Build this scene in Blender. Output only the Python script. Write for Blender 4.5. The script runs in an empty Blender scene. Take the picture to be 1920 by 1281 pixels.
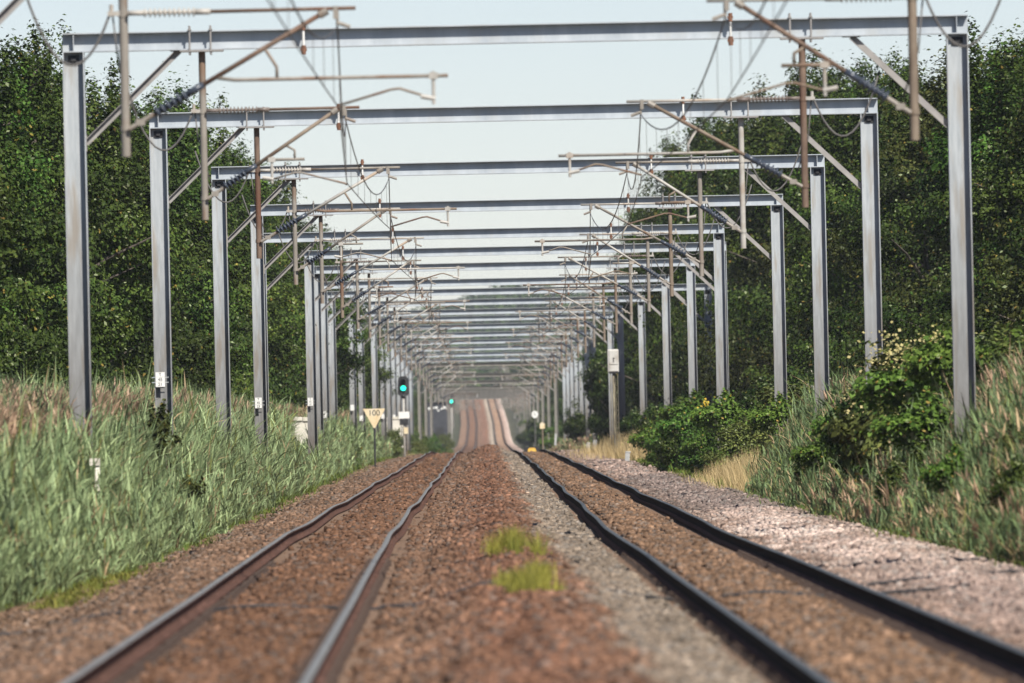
import bpy, math, random
import numpy as np
from mathutils import Vector, Matrix, Euler

R = math.radians
rng = np.random.default_rng(7)
random.seed(7)
SC = bpy.context.scene
COL = SC.collection

# ------------------------------------------------------------------ camera
FPX = 27380.0                       # focal length in pixels of a 1920 wide frame
ROLL = 0.021
CAM_Z = 1.57
cam_d = bpy.data.cameras.new("camera")
cam = bpy.data.objects.new("camera", cam_d)
COL.objects.link(cam)
cam_d.sensor_width = 36.0
cam_d.lens = FPX / 1920 * 36.0
cam_d.clip_start = 1.0
cam_d.clip_end = 20000.0
cam_d.dof.use_dof = True
cam_d.dof.focus_distance = 330.0
cam_d.dof.aperture_fstop = 7.0
_m = (Matrix.Rotation(-52.9 / FPX, 4, 'Z') @ Matrix.Rotation(R(90) + 146.5 / FPX, 4, 'X')
      @ Matrix.Rotation(-ROLL, 4, 'Z'))
cam.matrix_world = Matrix.Translation((0, 0, CAM_Z)) @ _m
SC.camera = cam

# ------------------------------------------------------------------ world + sun
SUN_EL, SUN_AZ = R(46), R(28)       # azimuth measured from straight behind the camera towards +x
world = bpy.data.worlds.new("World")
SC.world = world
world.use_nodes = True
wn = world.node_tree
wn.nodes.clear()
sky = wn.nodes.new('ShaderNodeTexSky')
sky.sky_type = 'NISHITA'
sky.sun_disc = False
sky.sun_elevation = SUN_EL
sx, sy = math.sin(SUN_AZ), -math.cos(SUN_AZ)
sky.sun_rotation = math.atan2(sx, sy)
sky.air_density = 0.65
sky.dust_density = 0.05
sky.ozone_density = 3.0
bg = wn.nodes.new('ShaderNodeBackground')
bg.inputs['Strength'].default_value = 0.079
wo = wn.nodes.new('ShaderNodeOutputWorld')
tint = wn.nodes.new('ShaderNodeMix')               # white balance of the photograph
tint.data_type = 'RGBA'; tint.blend_type = 'MULTIPLY'
tint.inputs['Factor'].default_value = 1.0
tint.inputs['B'].default_value = (1.09, .955, .93, 1)
wn.links.new(sky.outputs[0], tint.inputs['A'])
wn.links.new(tint.outputs['Result'], bg.inputs[0])
wn.links.new(bg.outputs[0], wo.inputs[0])
sun_d = bpy.data.lights.new("sun", 'SUN')
sun_d.energy = 5.0
sun_d.angle = R(0.53)
sun_d.color = (1.0, 0.95, 0.87)
sun = bpy.data.objects.new("sun", sun_d)
COL.objects.link(sun)
_dir = Vector((sx * math.cos(SUN_EL), sy * math.cos(SUN_EL), math.sin(SUN_EL)))
sun.rotation_euler = _dir.to_track_quat('Z', 'Y').to_euler()
SC.view_settings.view_transform = 'Standard'
SC.view_settings.look = 'None'
SC.view_settings.gamma = 1.0
SC.view_settings.exposure = 0.40
SC.render.engine = 'CYCLES'
SC.cycles.use_denoising = True
SC.cycles.max_bounces = 4
SC.cycles.diffuse_bounces = 1
SC.cycles.glossy_bounces = 2
SC.cycles.transmission_bounces = 3
SC.cycles.transparent_max_bounces = 4
SC.cycles.volume_bounces = 0

# ------------------------------------------------------------------ helpers: meshes
class MB:
    """collects boxes, tubes, prisms ... ; build() links them as ONE mesh object"""
    def __init__(s):
        s.v, s.f = [], []
    def add(s, vs, fs):
        o = len(s.v)
        s.v += [tuple(p) for p in vs]
        s.f += [tuple(i + o for i in f) for f in fs]
        return s
    def box(s, c, d, rot=None):
        x, y, z = d[0] / 2, d[1] / 2, d[2] / 2
        vs = [Vector(p) for p in ((-x, -y, -z), (x, -y, -z), (x, y, -z), (-x, y, -z), (-x, -y, z), (x, -y, z), (x, y, z), (-x, y, z))]
        if rot is not None:
            vs = [rot @ p for p in vs]
        vs = [p + Vector(c) for p in vs]
        return s.add(vs, [(0, 3, 2, 1), (4, 5, 6, 7), (0, 1, 5, 4), (1, 2, 6, 5), (2, 3, 7, 6), (3, 0, 4, 7)])
    def bar(s, p0, p1, w, h):
        p0, p1 = Vector(p0), Vector(p1)
        q = (p1 - p0).to_track_quat('Z', 'Y').to_matrix()
        return s.box((p0 + p1) / 2, (w, h, (p1 - p0).length), q)
    def tube(s, pts, r, n=10, radii=None):
        pts = [Vector(p) for p in pts]
        vs, fs = [], []
        up = Vector((0.013, 1, 0.017))
        for i, p in enumerate(pts):
            t = (pts[min(i + 1, len(pts) - 1)] - pts[max(i - 1, 0)]).normalized()
            a = t.cross(up)
            if a.length < 1e-3:
                a = t.cross(Vector((1, 0, 0)))
            a.normalize()
            b = t.cross(a).normalized()
            rr = radii[i] if radii else r
            for k in range(n):
                an = 2 * math.pi * k / n
                vs.append(p + a * (math.cos(an) * rr) + b * (math.sin(an) * rr))
        for i in range(len(pts) - 1):
            for k in range(n):
                k2 = (k + 1) % n
                fs.append((i * n + k, i * n + k2, (i + 1) * n + k2, (i + 1) * n + k))
        fs.append(tuple(range(n))[::-1])
        fs.append(tuple((len(pts) - 1) * n + k for k in range(n)))
        return s.add(vs, fs)
    def insulator(s, p0, p1, rc, rs, n_sheds):
        p0, p1 = Vector(p0), Vector(p1)
        pts, rad = [p0], [rc]
        for k in range(n_sheds):
            a = (k + 0.15) / n_sheds
            for da, rr in ((0.0, rc), (0.12, rs), (0.3, rs * 0.95), (0.55, rc)):
                pts.append(p0.lerp(p1, a + da / n_sheds)); rad.append(rr)
        pts.append(p1); rad.append(rc)
        return s.tube(pts, rc, 12, rad)
    def prism(s, outline, y0, y1):
        """outline in (x, z), extruded along y"""
        n = len(outline)
        vs = [(x, y0, z) for x, z in outline] + [(x, y1, z) for x, z in outline]
        fs = [tuple(range(n)), tuple(range(2 * n - 1, n - 1, -1))]
        for k in range(n):
            k2 = (k + 1) % n
            fs.append((k, k + n, k2 + n, k2))
        return s.add(vs, fs)
    def mesh(s, name):
        me = bpy.data.meshes.new(name)
        me.from_pydata(s.v, [], s.f)
        me.update()
        return me
    def build(s, name, m, parent=None, smooth=False):
        return link(name, s.mesh(name), m, parent, smooth)

def link(name, me, m, parent=None, smooth=False):
    if m is not None and not me.materials:
        me.materials.append(m)
    if smooth:
        me.polygons.foreach_set('use_smooth', [True] * len(me.polygons))
    o = bpy.data.objects.new(name, me)
    COL.objects.link(o)
    if parent is not None:
        o.parent = parent
    return o

def bevel(o, w=0.01, seg=2):
    md = o.modifiers.new('bevel', 'BEVEL')
    md.width = w; md.segments = seg; md.limit_method = 'ANGLE'
    return o

def np_mesh(name, verts, faces, cols=None):
    """verts (N,3), faces (M,k) all with the same k, cols (N,3) linear"""
    me = bpy.data.meshes.new(name)
    k = faces.shape[1]
    me.vertices.add(len(verts)); me.loops.add(faces.size); me.polygons.add(len(faces))
    me.vertices.foreach_set('co', np.ascontiguousarray(verts, dtype=np.float32).ravel())
    me.loops.foreach_set('vertex_index', np.ascontiguousarray(faces, dtype=np.int32).ravel())
    me.polygons.foreach_set('loop_start', np.arange(0, faces.size, k, dtype=np.int32))
    me.polygons.foreach_set('loop_total', np.full(len(faces), k, dtype=np.int32))
    me.update(calc_edges=True)
    if cols is not None:
        at = me.color_attributes.new('Col', 'FLOAT_COLOR', 'POINT')
        c4 = np.ones((len(verts), 4), dtype=np.float32)
        c4[:, :3] = cols
        at.data.foreach_set('color', c4.ravel())
    return me

def tag(o, label=None, cat=None, group=None, kind=None):
    if label: o['label'] = label
    if cat: o['category'] = cat
    if group: o['group'] = group
    if kind: o['kind'] = kind
    return o

def empty(name, loc=(0, 0, 0), rz=0):
    o = bpy.data.objects.new(name, None)
    COL.objects.link(o)
    o.location = loc
    o.rotation_euler = (0, 0, rz)
    o.empty_display_size = 0.2
    return o

CH = {}
def copy_tree(o, parent=None):
    c = o.copy()
    COL.objects.link(c)
    if parent is not None:
        c.parent = parent
    for ch in list(o.children):
        copy_tree(ch, c)
    return c

def text_mesh(txt, size, name):
    cu = bpy.data.curves.new(name, 'FONT')
    cu.body = txt; cu.size = size; cu.align_x = 'CENTER'; cu.align_y = 'CENTER'; cu.extrude = 0.002
    cu.offset = 0.0
    ob = bpy.data.objects.new(name, cu)
    COL.objects.link(ob)
    bpy.context.view_layer.update()
    me = bpy.data.meshes.new_from_object(ob.evaluated_get(bpy.context.evaluated_depsgraph_get()))
    bpy.data.objects.remove(ob)
    bpy.data.curves.remove(cu)
    me.transform(Matrix.Rotation(R(90), 4, 'X'))
    return me

ORD = ['zeroth', 'first', 'second', 'third', 'fourth', 'fifth', 'sixth', 'seventh', 'eighth', 'ninth', 'tenth', 'eleventh', 'twelfth',
       'thirteenth', 'fourteenth', 'fifteenth', 'sixteenth', 'seventeenth', 'eighteenth', 'nineteenth']
TENS = {2: 'twenty', 3: 'thirty', 4: 'forty', 5: 'fifty', 6: 'sixty', 7: 'seventy'}
def ordinal(n):
    if n < 20: return ORD[n]
    t, u = divmod(n, 10)
    return TENS[t][:-1] + 'ieth' if u == 0 else TENS[t] + '-' + ORD[u]

# ------------------------------------------------------------------ helpers: materials
def new_mat(name):
    m = bpy.data.materials.new(name)
    m.use_nodes = True
    nt = m.node_tree
    return m, nt, nt.nodes['Principled BSDF']

def surf(name, c1, c2, rough=0.6, scale=4.0, metal=0.0, bump=0.0, stretch=(1, 1, 1), spec=0.5, c3=None, dirt=None, detail=6):
    """two-tone procedural surface; c3 = blotches of a third colour; dirt = (colour, z0, z1) gathering towards the foot"""
    m, nt, b = new_mat(name)
    tc = nt.nodes.new('ShaderNodeTexCoord')
    mp = nt.nodes.new('ShaderNodeMapping')
    mp.inputs['Scale'].default_value = stretch
    nt.links.new(tc.outputs['Object'], mp.inputs[0])
    nz = nt.nodes.new('ShaderNodeTexNoise')
    nz.inputs['Scale'].default_value = scale
    nz.inputs['Detail'].default_value = detail
    nz.inputs['Roughness'].default_value = 0.65
    nt.links.new(mp.outputs[0], nz.inputs['Vector'])
    rp = nt.nodes.new('ShaderNodeValToRGB')
    rp.color_ramp.elements[0].position = 0.32
    rp.color_ramp.elements[1].position = 0.68
    rp.color_ramp.elements[0].color = (*c1, 1)
    rp.color_ramp.elements[1].color = (*c2, 1)
    nt.links.new(nz.outputs['Fac'], rp.inputs[0])
    out = rp.outputs[0]
    def mixc(a, col, fac):
        mx = nt.nodes.new('ShaderNodeMix')
        mx.data_type = 'RGBA'
        nt.links.new(fac, mx.inputs['Factor'])
        nt.links.new(a, mx.inputs['A'])
        mx.inputs['B'].default_value = (*col, 1)
        return mx.outputs['Result']
    if c3:
        n2 = nt.nodes.new('ShaderNodeTexNoise')
        n2.inputs['Scale'].default_value = scale * 0.45
        n2.inputs['Detail'].default_value = 8
        nt.links.new(mp.outputs[0], n2.inputs['Vector'])
        r2 = nt.nodes.new('ShaderNodeMapRange')
        r2.inputs['From Min'].default_value = 0.52
        r2.inputs['From Max'].default_value = 0.66
        nt.links.new(n2.outputs['Fac'], r2.inputs[0])
        out = mixc(out, c3, r2.outputs[0])
    if dirt:
        sp = nt.nodes.new('ShaderNodeSeparateXYZ')
        nt.links.new(tc.outputs['Object'], sp.inputs[0])
        ad = nt.nodes.new('ShaderNodeMath'); ad.operation = 'MULTIPLY_ADD'
        ad.inputs[1].default_value = 2.0
        nt.links.new(nz.outputs['Fac'], ad.inputs[0]); nt.links.new(sp.outputs['Z'], ad.inputs[2])
        r3 = nt.nodes.new('ShaderNodeMapRange')
        r3.inputs['From Min'].default_value = dirt[1] + 1
        r3.inputs['From Max'].default_value = dirt[2] + 1
        r3.inputs['To Min'].default_value = dirt[3]
        r3.inputs['To Max'].default_value = 0.0
        nt.links.new(ad.outputs[0], r3.inputs[0])
        out = mixc(out, dirt[0], r3.outputs[0])
    nt.links.new(out, b.inputs['Base Color'])
    b.inputs['Roughness'].default_value = rough
    b.inputs['Metallic'].default_value = metal
    b.inputs['Specular IOR Level'].default_value = spec
    if bump:
        bp = nt.nodes.new('ShaderNodeBump')
        bp.inputs['Strength'].default_value = bump
        bp.inputs['Distance'].default_value = 0.02
        nt.links.new(nz.outputs['Fac'], bp.inputs['Height'])
        nt.links.new(bp.outputs[0], b.inputs['Normal'])
    return m

def vcol_mat(name, rough=0.9, spec=0.2, trans=0.0, vary=0.0, hue=0.0):
    """surface coloured by its own colour attribute; trans = share of light let through; vary = differences between objects"""
    m, nt, b = new_mat(name)
    at = nt.nodes.new('ShaderNodeAttribute')
    at.attribute_name = 'Col'
    out = at.outputs['Color']
    if vary:
        oi = nt.nodes.new('ShaderNodeObjectInfo')
        hs = nt.nodes.new('ShaderNodeHueSaturation')
        mr = nt.nodes.new('ShaderNodeMapRange')
        mr.inputs['To Min'].default_value = 1 - vary; mr.inputs['To Max'].default_value = 1 + vary
        nt.links.new(oi.outputs['Random'], mr.inputs[0])
        nt.links.new(mr.outputs[0], hs.inputs['Value'])
        mh = nt.nodes.new('ShaderNodeMath'); mh.operation = 'MULTIPLY'; mh.inputs[1].default_value = 7.31
        fr = nt.nodes.new('ShaderNodeMath'); fr.operation = 'FRACT'
        nt.links.new(oi.outputs['Random'], mh.inputs[0]); nt.links.new(mh.outputs[0], fr.inputs[0])
        m2 = nt.nodes.new('ShaderNodeMapRange')
        m2.inputs['To Min'].default_value = 0.5 - hue; m2.inputs['To Max'].default_value = 0.5 + hue
        nt.links.new(fr.outputs[0], m2.inputs[0])
        nt.links.new(m2.outputs[0], hs.inputs['Hue'])
        nt.links.new(out, hs.inputs['Color'])
        out = hs.outputs[0]
    nt.links.new(out, b.inputs['Base Color'])
    b.inputs['Roughness'].default_value = rough
    b.inputs['Specular IOR Level'].default_value = spec
    if trans:
        tr = nt.nodes.new('ShaderNodeBsdfTranslucent')
        nt.links.new(out, tr.inputs['Color'])
        mx = nt.nodes.new('ShaderNodeMixShader')
        mx.inputs[0].default_value = trans
        nt.links.new(b.outputs[0], mx.inputs[1]); nt.links.new(tr.outputs[0], mx.inputs[2])
        nt.links.new(mx.outputs[0], nt.nodes['Material Output'].inputs['Surface'])
    return m

def glow(name, c, s):
    m, nt, b = new_mat(name)
    b.inputs['Base Color'].default_value = (*c, 1)
    b.inputs['Emission Color'].default_value = (*c, 1)
    b.inputs['Emission Strength'].default_value = s
    return m

M = {}
M['galv'] = surf('galvanised_steel', (.36, .395, .425), (.48, .515, .54), .6, 3.0, 0, .05, (1, 1, .35), c3=(.40, .415, .415), spec=.2)
M['galv_col'] = surf('weathered_galvanised_steel', (.35, .38, .40), (.46, .485, .50), .6, 5.0, 0, .05, (3, 3, .35), c3=(.335, .31, .275), spec=.2,
                     dirt=((.115, .098, .084), .4, 5.4, .97))
M['galv_dull'] = surf('dull_brace_steel', (.25, .235, .22), (.36, .34, .32), .65, 3.0, .1, .05)
M['old_steel'] = surf('old_dark_steel', (.17, .155, .135), (.27, .25, .215), .8, 3.0, 0, .05)
M['tube_tan'] = surf('tan_weathered_tube', (.20, .175, .145), (.31, .28, .24), .6, 6.0, 0, .05, (1, 1, .4), c3=(.20, .13, .085))
M['tube_rust'] = surf('rusty_tube', (.105, .066, .046), (.20, .135, .095), .75, 6.0, 0, .08, (1, 1, .5), c3=(.13, .06, .035))
M['tube_brown'] = surf('brown_tube', (.155, .115, .082), (.26, .205, .15), .7, 6.0, 0, .05, (1, 1, .5), c3=(.18, .10, .06))
M['tube_pale'] = surf('pale_aluminium_tube', (.34, .32, .28), (.50, .475, .43), .5, 5.0, 0, .04, c3=(.35, .27, .2))
M['rust'] = surf('rusty_iron', (.13, .06, .035), (.25, .12, .07), .85, 20, 0, .1)
M['ins_dark'] = surf('dark_glazed_insulator', (.035, .045, .065), (.06, .07, .09), .3, 8)
M['ins_pale'] = surf('pale_polymer_insulator', (.36, .33, .29), (.5, .47, .42), .5, 8)
M['ins_brown'] = surf('brown_polymer_insulator', (.13, .10, .085), (.21, .175, .15), .5, 8)
M['cable'] = surf('grey_cable', (.09, .085, .08), (.16, .15, .14), .7, 5)
M['wire'] = surf('weathered_copper_wire', (.07, .065, .06), (.13, .12, .11), .6, 5)
M['white'] = surf('white_plate', (.74, .73, .68), (.82, .81, .77), .6, 6)
M['ink'] = surf('black_lettering', (.02, .02, .02), (.035, .035, .035), .7, 6)
M['rail_side'] = surf('rusted_rail_side', (.075, .040, .030), (.13, .07, .052), .95, 9, 0, .1, (3, .25, 3), c3=(.17, .09, .068), spec=.08)
M['rail_dark'] = surf('dark_shaded_rail_side', (.016, .013, .011), (.034, .026, .021), .95, 9, 0, .1, (3, .25, 3), spec=.04)  # shade of the sides turned from the sun, painted into the rail colour
M['rail_top'] = surf('polished_rail_top', (.175, .175, .165), (.25, .25, .235), .6, 6, .2, 0, (3, .1, 3), spec=.3)
M['rail_top_dark'] = surf('dull_rail_top', (.07, .075, .07), (.12, .125, .115), .55, 6, .3, 0, (3, .1, 3))
M['sleeper'] = surf('brown_stained_concrete', (.15, .095, .062), (.23, .15, .10), .9, 5, 0, .15, (.6, 2, 1))
M['clip'] = surf('rail_fastening', (.04, .028, .022), (.09, .055, .04), .8, 20)
M['sig_black'] = surf('matt_black_paint', (.018, .018, .02), (.035, .035, .037), .6, 5)
M['sig_grey'] = surf('pale_grey_painted_steel', (.50, .49, .45), (.62, .60, .56), .6, 4, c3=(.42, .39, .34))
M['lichen'] = surf('lichened_post', (.10, .085, .06), (.30, .265, .18), .85, 5, 0, .1, (4, 4, 1), c3=(.05, .042, .035))
M['green'] = glow('green_signal_light', (.02, .95, .62), 2.2)
M['lens'] = surf('unlit_lens', (.012, .012, .014), (.02, .02, .022), .25, 6)
M['sign_cream'] = surf('faded_yellow_sign', (.68, .53, .31), (.80, .67, .44), .6, 3, c3=(.74, .66, .5))
M['yellow'] = surf('yellow_paint', (.72, .42, .06), (.82, .52, .10), .6, 6)
M['stone_white'] = surf('whitewashed_stone', (.60, .56, .47), (.78, .74, .64), .9, 3, 0, .3, c3=(.45, .40, .30))
M['concrete'] = surf('grey_concrete', (.34, .35, .34), (.5, .5, .48), .9, 6, 0, .1)
M['hut'] = surf('dark_hut_paint', (.03, .032, .04), (.055, .058, .066), .7, 3)
M['bark'] = surf('bark', (.06, .05, .04), (.12, .10, .08), .95, 6, 0, .4, (1, 1, .3))
M['ballast'] = vcol_mat('ballast', .95, .1)
M['leaf'] = vcol_mat('leaf', .6, .12, .10, .26, .018)
M['reed'] = vcol_mat('reed_blade', .6, .3, .2)
M['grass'] = vcol_mat('grass_blade', .7, .2, .2)
M['soil'] = surf('grassy_soil', (.035, .045, .018), (.075, .07, .035), .95, .6, 0, .2)

# ------------------------------------------------------------------ the line of the track
_D = np.arange(-400, 6400, 10.0)
_zp = np.interp(_D, [-400, 690, 800, 950, 1200, 1500, 2250, 2450, 2700, 2950, 3180, 3400, 4000, 4600, 6400],
                [0, 0, -.06, -.55, -1.4, -1.9, -2.0, -1.2, 1.1, 4.2, 7.0, 7.6, 7.4, 7.2, 7.2])
_xp = np.interp(_D, [-400, 60, 90, 126, 164, 210, 310, 460, 760, 1180, 2000, 2700, 3200, 6400],
                [.5, .46, .41, .34, .26, .17, .17, .18, .08, .12, .05, -.1, -1.2, -4])
_k = np.hanning(15); _k /= _k.sum()
def _sm(a):
    return np.convolve(np.pad(a, 7, mode='edge'), _k, mode='valid')
_zp = _sm(_zp)
def zt(d):
    return np.interp(d, _D, _zp)
def xc(d):
    return np.interp(d, _D, _xp)
def wob(d, ph):
    """real unevenness of old track: a few centimetres"""
    f = np.clip((np.asarray(d) - 120) / 150, 0, 1)
    return f * (.020 * np.sin(d / 9.1 + ph) + .016 * np.sin(d / 17.3 + 2.1 * ph) + .010 * np.sin(d / 5.2 + 3.3 * ph))
def wobz(d, ph):
    f = np.clip((np.asarray(d) - 120) / 150, 0, 1)
    return f * (.012 * np.sin(d / 13.7 + ph) + .012 * np.sin(d / 29.0 + 1.7 * ph))

BX = [-6.7, -5.6, -4.7, -4.1, -3.66, -3.05, -2.75, -2.3, -1.85, -1.55, -1.0, -.85, -.5, 0, .5, .9, 1.1, 1.55, 1.85, 2.3, 2.75, 3.05, 3.7, 4.4, 5.3, 6.1]
BZ = [-.40, -.44, -.36, -.24, -.19, -.205, -.175, -.15, -.175, -.205, -.19, -.13, -.03, .02, -.02, -.12, -.17, -.205, -.175, -.15, -.175, -.205, -.18, -.11, -.13, -.42]
def bed_z(x, d):
    """ballast height relative to the rail tops; x measured from the middle of the line"""
    z = np.interp(x, BX, BZ)
    z = z + .27 * np.exp(-((d - 742) / 45.0) ** 2) * np.exp(-((x - .1) / .8) ** 2)
    return z
GX = [-3000, -60, -20, -11, -8, -6.2, -5.3, -4.6, -3.6, 3.6, 5.2, 6.0, 7.2, 9.5, 14, 30, 60, 3000]
GZ = [.6, .6, .4, .2, 0.0, -.30, -.55, -.65, -.8, -.8, -.75, -.40, .10, .5, .6, .7, .7, .7]
def ground_z(x, d):
    g = np.interp(x - xc(d), GX, GZ) + zt(d)
    hill = 25.0 * np.exp(-np.clip((4700 - d) / 420.0, 0, 99) ** 2) * (1 + .12 * np.sin(x / 37.0) + .10 * np.sin(x / 13.0 + 1))
    return g + np.where(np.asarray(d) > 3300, hill, 0)

# ------------------------------------------------------------------ ground (one sheet to the horizon)
def build_ground():
    xs = np.array([-3000, -800, -300, -120, -60, -30, -20, -14, -11, -9.5, -8, -7, -6.2, -5.6, -5, -4.6, -3.6, 0, 3.6, 5.2, 5.6, 6.0, 6.6, 7.2, 8.2, 9.5, 11.5, 14, 20, 30, 60, 120, 300, 800, 3000])
    ds = np.concatenate([np.arange(-300, 60, 30), np.arange(60, 1000, 4), np.arange(1000, 5400, 25)])
    X, D = np.meshgrid(xs, ds)
    Z = ground_z(X, D)
    near = (np.abs(X) > 5) & (np.abs(X) < 40)
    Z = Z + np.where(near, .06 * np.sin(D / 3.1 + X) + .05 * np.sin(D / 7.7 - X * 2), 0)
    v = np.stack([X, D, Z], -1).reshape(-1, 3)
    n, m = X.shape
    i = np.arange(n - 1)[:, None] * m + np.arange(m - 1)[None]
    f = np.stack([i, i + 1, i + m + 1, i + m], -1).reshape(-1, 4)
    o = link('ground', np_mesh('ground', v, f), M['soil'], smooth=True)
    tag(o, kind='structure')
build_ground()

# ------------------------------------------------------------------ ballast
def fbm(x, y, s, seed):
    r = np.random.default_rng(seed)
    t = r.random((256, 256))
    def one(x, y):
        xi, yi = np.floor(x).astype(int), np.floor(y).astype(int)
        fx, fy = x - xi, y - yi
        fx, fy = fx * fx * (3 - 2 * fx), fy * fy * (3 - 2 * fy)
        a = t[xi % 256, yi % 256]; b = t[(xi + 1) % 256, yi % 256]
        c = t[xi % 256, (yi + 1) % 256]; e = t[(xi + 1) % 256, (yi + 1) % 256]
        return (a * (1 - fx) + b * fx) * (1 - fy) + (c * (1 - fx) + e * fx) * fy
    return (one(x / s, y / s) * .55 + one(x / s * 2.1 + 7, y / s * 2.1) * .3 + one(x / s * 4.3, y / s * 4.3 + 3) * .15)

ZX = np.array([-5.6, -4.5, -3.5, -3.15, -2.7, -1.8, -1.45, -1.0, -.2, .45, .65, 1.6, 1.75, 1.9, 2.7, 3.1, 3.6, 4.2, 6.1])
ZC = np.array([[.20, .13, .088], [.21, .14, .098], [.195, .122, .083], [.15, .09, .060], [.165, .092, .058], [.165, .092, .058], [.15, .086, .056],
               [.20, .122, .082], [.195, .102, .066], [.19, .108, .072], [.23, .185, .145], [.24, .20, .16], [.19, .12, .08], [.205, .13, .085],
               [.205, .13, .085], [.17, .105, .07], [.28, .205, .17], [.35, .265, .23], [.24, .18, .145]])
def ballast_col(x, d, jit, r):
    xw = x + (fbm(x * 3, d * .18, .9, 5) - .5) * .5
    c = np.stack([np.interp(xw, ZX, ZC[:, k]) for k in range(3)], -1)
    n = fbm(x * 2.0, d * .12, .8, 9)
    c = c * (0.70 + .52 * n)[..., None] * np.array([.94, .915, .88])
    sh = (x > 3.4) & (x < 6.2)
    white = np.exp(-((d - 205) / 45.0) ** 2) * sh * np.clip((fbm(x, d * .15, .7, 12) - .35) * 4, 0, 1)
    c = c + white[..., None] * np.array([.22, .19, .17])
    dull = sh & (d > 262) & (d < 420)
    rail_shade = np.minimum.reduce([np.abs(x - q) for q in (-3.05, -1.55, 1.55, 3.05)])
    c = c * np.where((d > 1000) & (rail_shade < .26), .5, 1.0)[..., None]  # sleeper-end shade painted into the far ballast as dark bands beside the rails
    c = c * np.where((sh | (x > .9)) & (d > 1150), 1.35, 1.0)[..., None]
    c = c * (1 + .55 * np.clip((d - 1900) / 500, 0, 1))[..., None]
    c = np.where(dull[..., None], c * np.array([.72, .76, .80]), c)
    # each stone its own tone
    u = r.random(x.shape)
    v = np.exp(r.normal(0, jit, x.shape))
    c = c * v[..., None]
    grey = c.mean(-1, keepdims=True) * np.array([1.05, 1.0, .92])
    c = np.where((u < .18)[..., None], grey * .5 + c * .5, c)
    c = np.where((u > .94)[..., None], c * 1.35 + .015, c)
    c = np.where(((u > .88) & (u <= .94))[..., None], c * .55, c)
    return np.clip(c, .012, .75)

def build_ballast():
    xs = np.arange(-6.6, 6.11, .042)
    ds = np.concatenate([np.arange(70, 200, .13), np.arange(200, 420, .32), np.arange(420, 1000, 1.0), np.arange(1000, 3700, 7)])
    X, D = np.meshgrid(xs, ds)
    r = np.random.default_rng(3)
    amp = np.where(D < 420, .016, .03)
    rough = np.interp(X, [-5.6, -3.4, -3.2, -2.75, -2.6, -2.0, -1.85, -1.2, -1.0, 1.0, 1.2, 1.85, 2.0, 2.6, 2.75, 3.2, 3.4, 6.1],
                      [1, 1, .35, .2, 1, 1, .2, .35, 1, 1, .35, .2, 1, 1, .2, .35, 1, 1])
    Z = bed_z(X, D) + zt(D) - np.where((D > 950) & ((X > 4.3) | (X < -4.5)), 1.2, 0) + (fbm(X, D * .35, .8, 21) - .5) * .07 * rough + r.normal(0, 1, X.shape) * amp * rough * .8
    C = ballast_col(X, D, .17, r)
    v = np.stack([X + xc(D), D, Z], -1).reshape(-1, 3)
    n, m = X.shape
    i = np.arange(n - 1)[:, None] * m + np.arange(m - 1)[None]
    f = np.stack([i, i + 1, i + m + 1, i + m], -1).reshape(-1, 4)
    o = link('ballast_bed', np_mesh('ballast_bed', v, f, C.reshape(-1, 3)), M['ballast'])
    tag(o, kind='structure')
    # loose stones standing proud of the bed
    P = []
    for d0, d1, dens, s in ((84, 130, 60, 1.0), (130, 200, 50, 1.0), (200, 320, 26, 1.15), (320, 480, 11, 1.4), (480, 790, 5, 1.9)):
        hw = 6.1
        k = int((d1 - d0) * 11.7 * dens)
        x = r.uniform(-6.0, 6.1, k); d = r.uniform(d0, d1, k)
        vis = np.abs(x - .2) < d * .0352 + .5
        P.append(np.stack([x[vis], d[vis], np.full(vis.sum(), s)], -1))
    P = np.concatenate(P)
    x, d, s = P.T
    keep = np.ones(len(x), bool)
    for rx in (-3.02, -1.58, 1.58, 3.02):
        keep &= ~(np.abs(x - rx) < .26) | (r.random(len(x)) < .05)
        keep &= np.abs(x - rx) > .09
    x, d, s = x[keep], d[keep], s[keep]
    N = len(x)
    size = s * r.uniform(.017, .036, N)
    base = np.array([(-1, -1, -1), (1, -1, -1), (1, 1, -1), (-1, 1, -1), (-1, -1, 1), (1, -1, 1), (1, 1, 1), (-1, 1, 1)], float)
    q = base[None] * size[:, None, None] * r.uniform(.5, 1.25, (N, 8, 3)) * np.stack([r.uniform(.8, 1.4, N), r.uniform(.8, 1.3, N), r.uniform(.55, .95, N)], -1)[:, None]
    a = r.uniform(0, 6.28, N); t = r.normal(0, .5, N)
    ca, sa, ct, st = np.cos(a), np.sin(a), np.cos(t), np.sin(t)
    y1 = q[..., 1] * ct[:, None] - q[..., 2] * st[:, None]; z1 = q[..., 1] * st[:, None] + q[..., 2] * ct[:, None]
    x2 = q[..., 0] * ca[:, None] - y1 * sa[:, None]; y2 = q[..., 0] * sa[:, None] + y1 * ca[:, None]
    zc = bed_z(x, d) + zt(d) + (fbm(x, d * .35, .8, 21) - .5) * .07 + size * r.uniform(.0, .55, N)
    v = np.stack([x2 + (x + xc(d))[:, None], y2 + d[:, None], z1 + zc[:, None]], -1)
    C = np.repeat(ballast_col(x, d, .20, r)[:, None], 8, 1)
    bf = np.array([(0, 3, 2, 1), (4, 5, 6, 7), (0, 1, 5, 4), (1, 2, 6, 5), (2, 3, 7, 6), (3, 0, 4, 7)])
    f = (np.arange(N) * 8)[:, None, None] + bf[None]
    o = link('ballast_stones', np_mesh('ballast_stones', v.reshape(-1, 3), f.reshape(-1, 4), C.reshape(-1, 3)), M['ballast'])
    tag(o, 'loose crushed stones brown, grey and pink strewn between and beside the rails', 'ballast', kind='stuff')
build_ballast()

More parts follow.
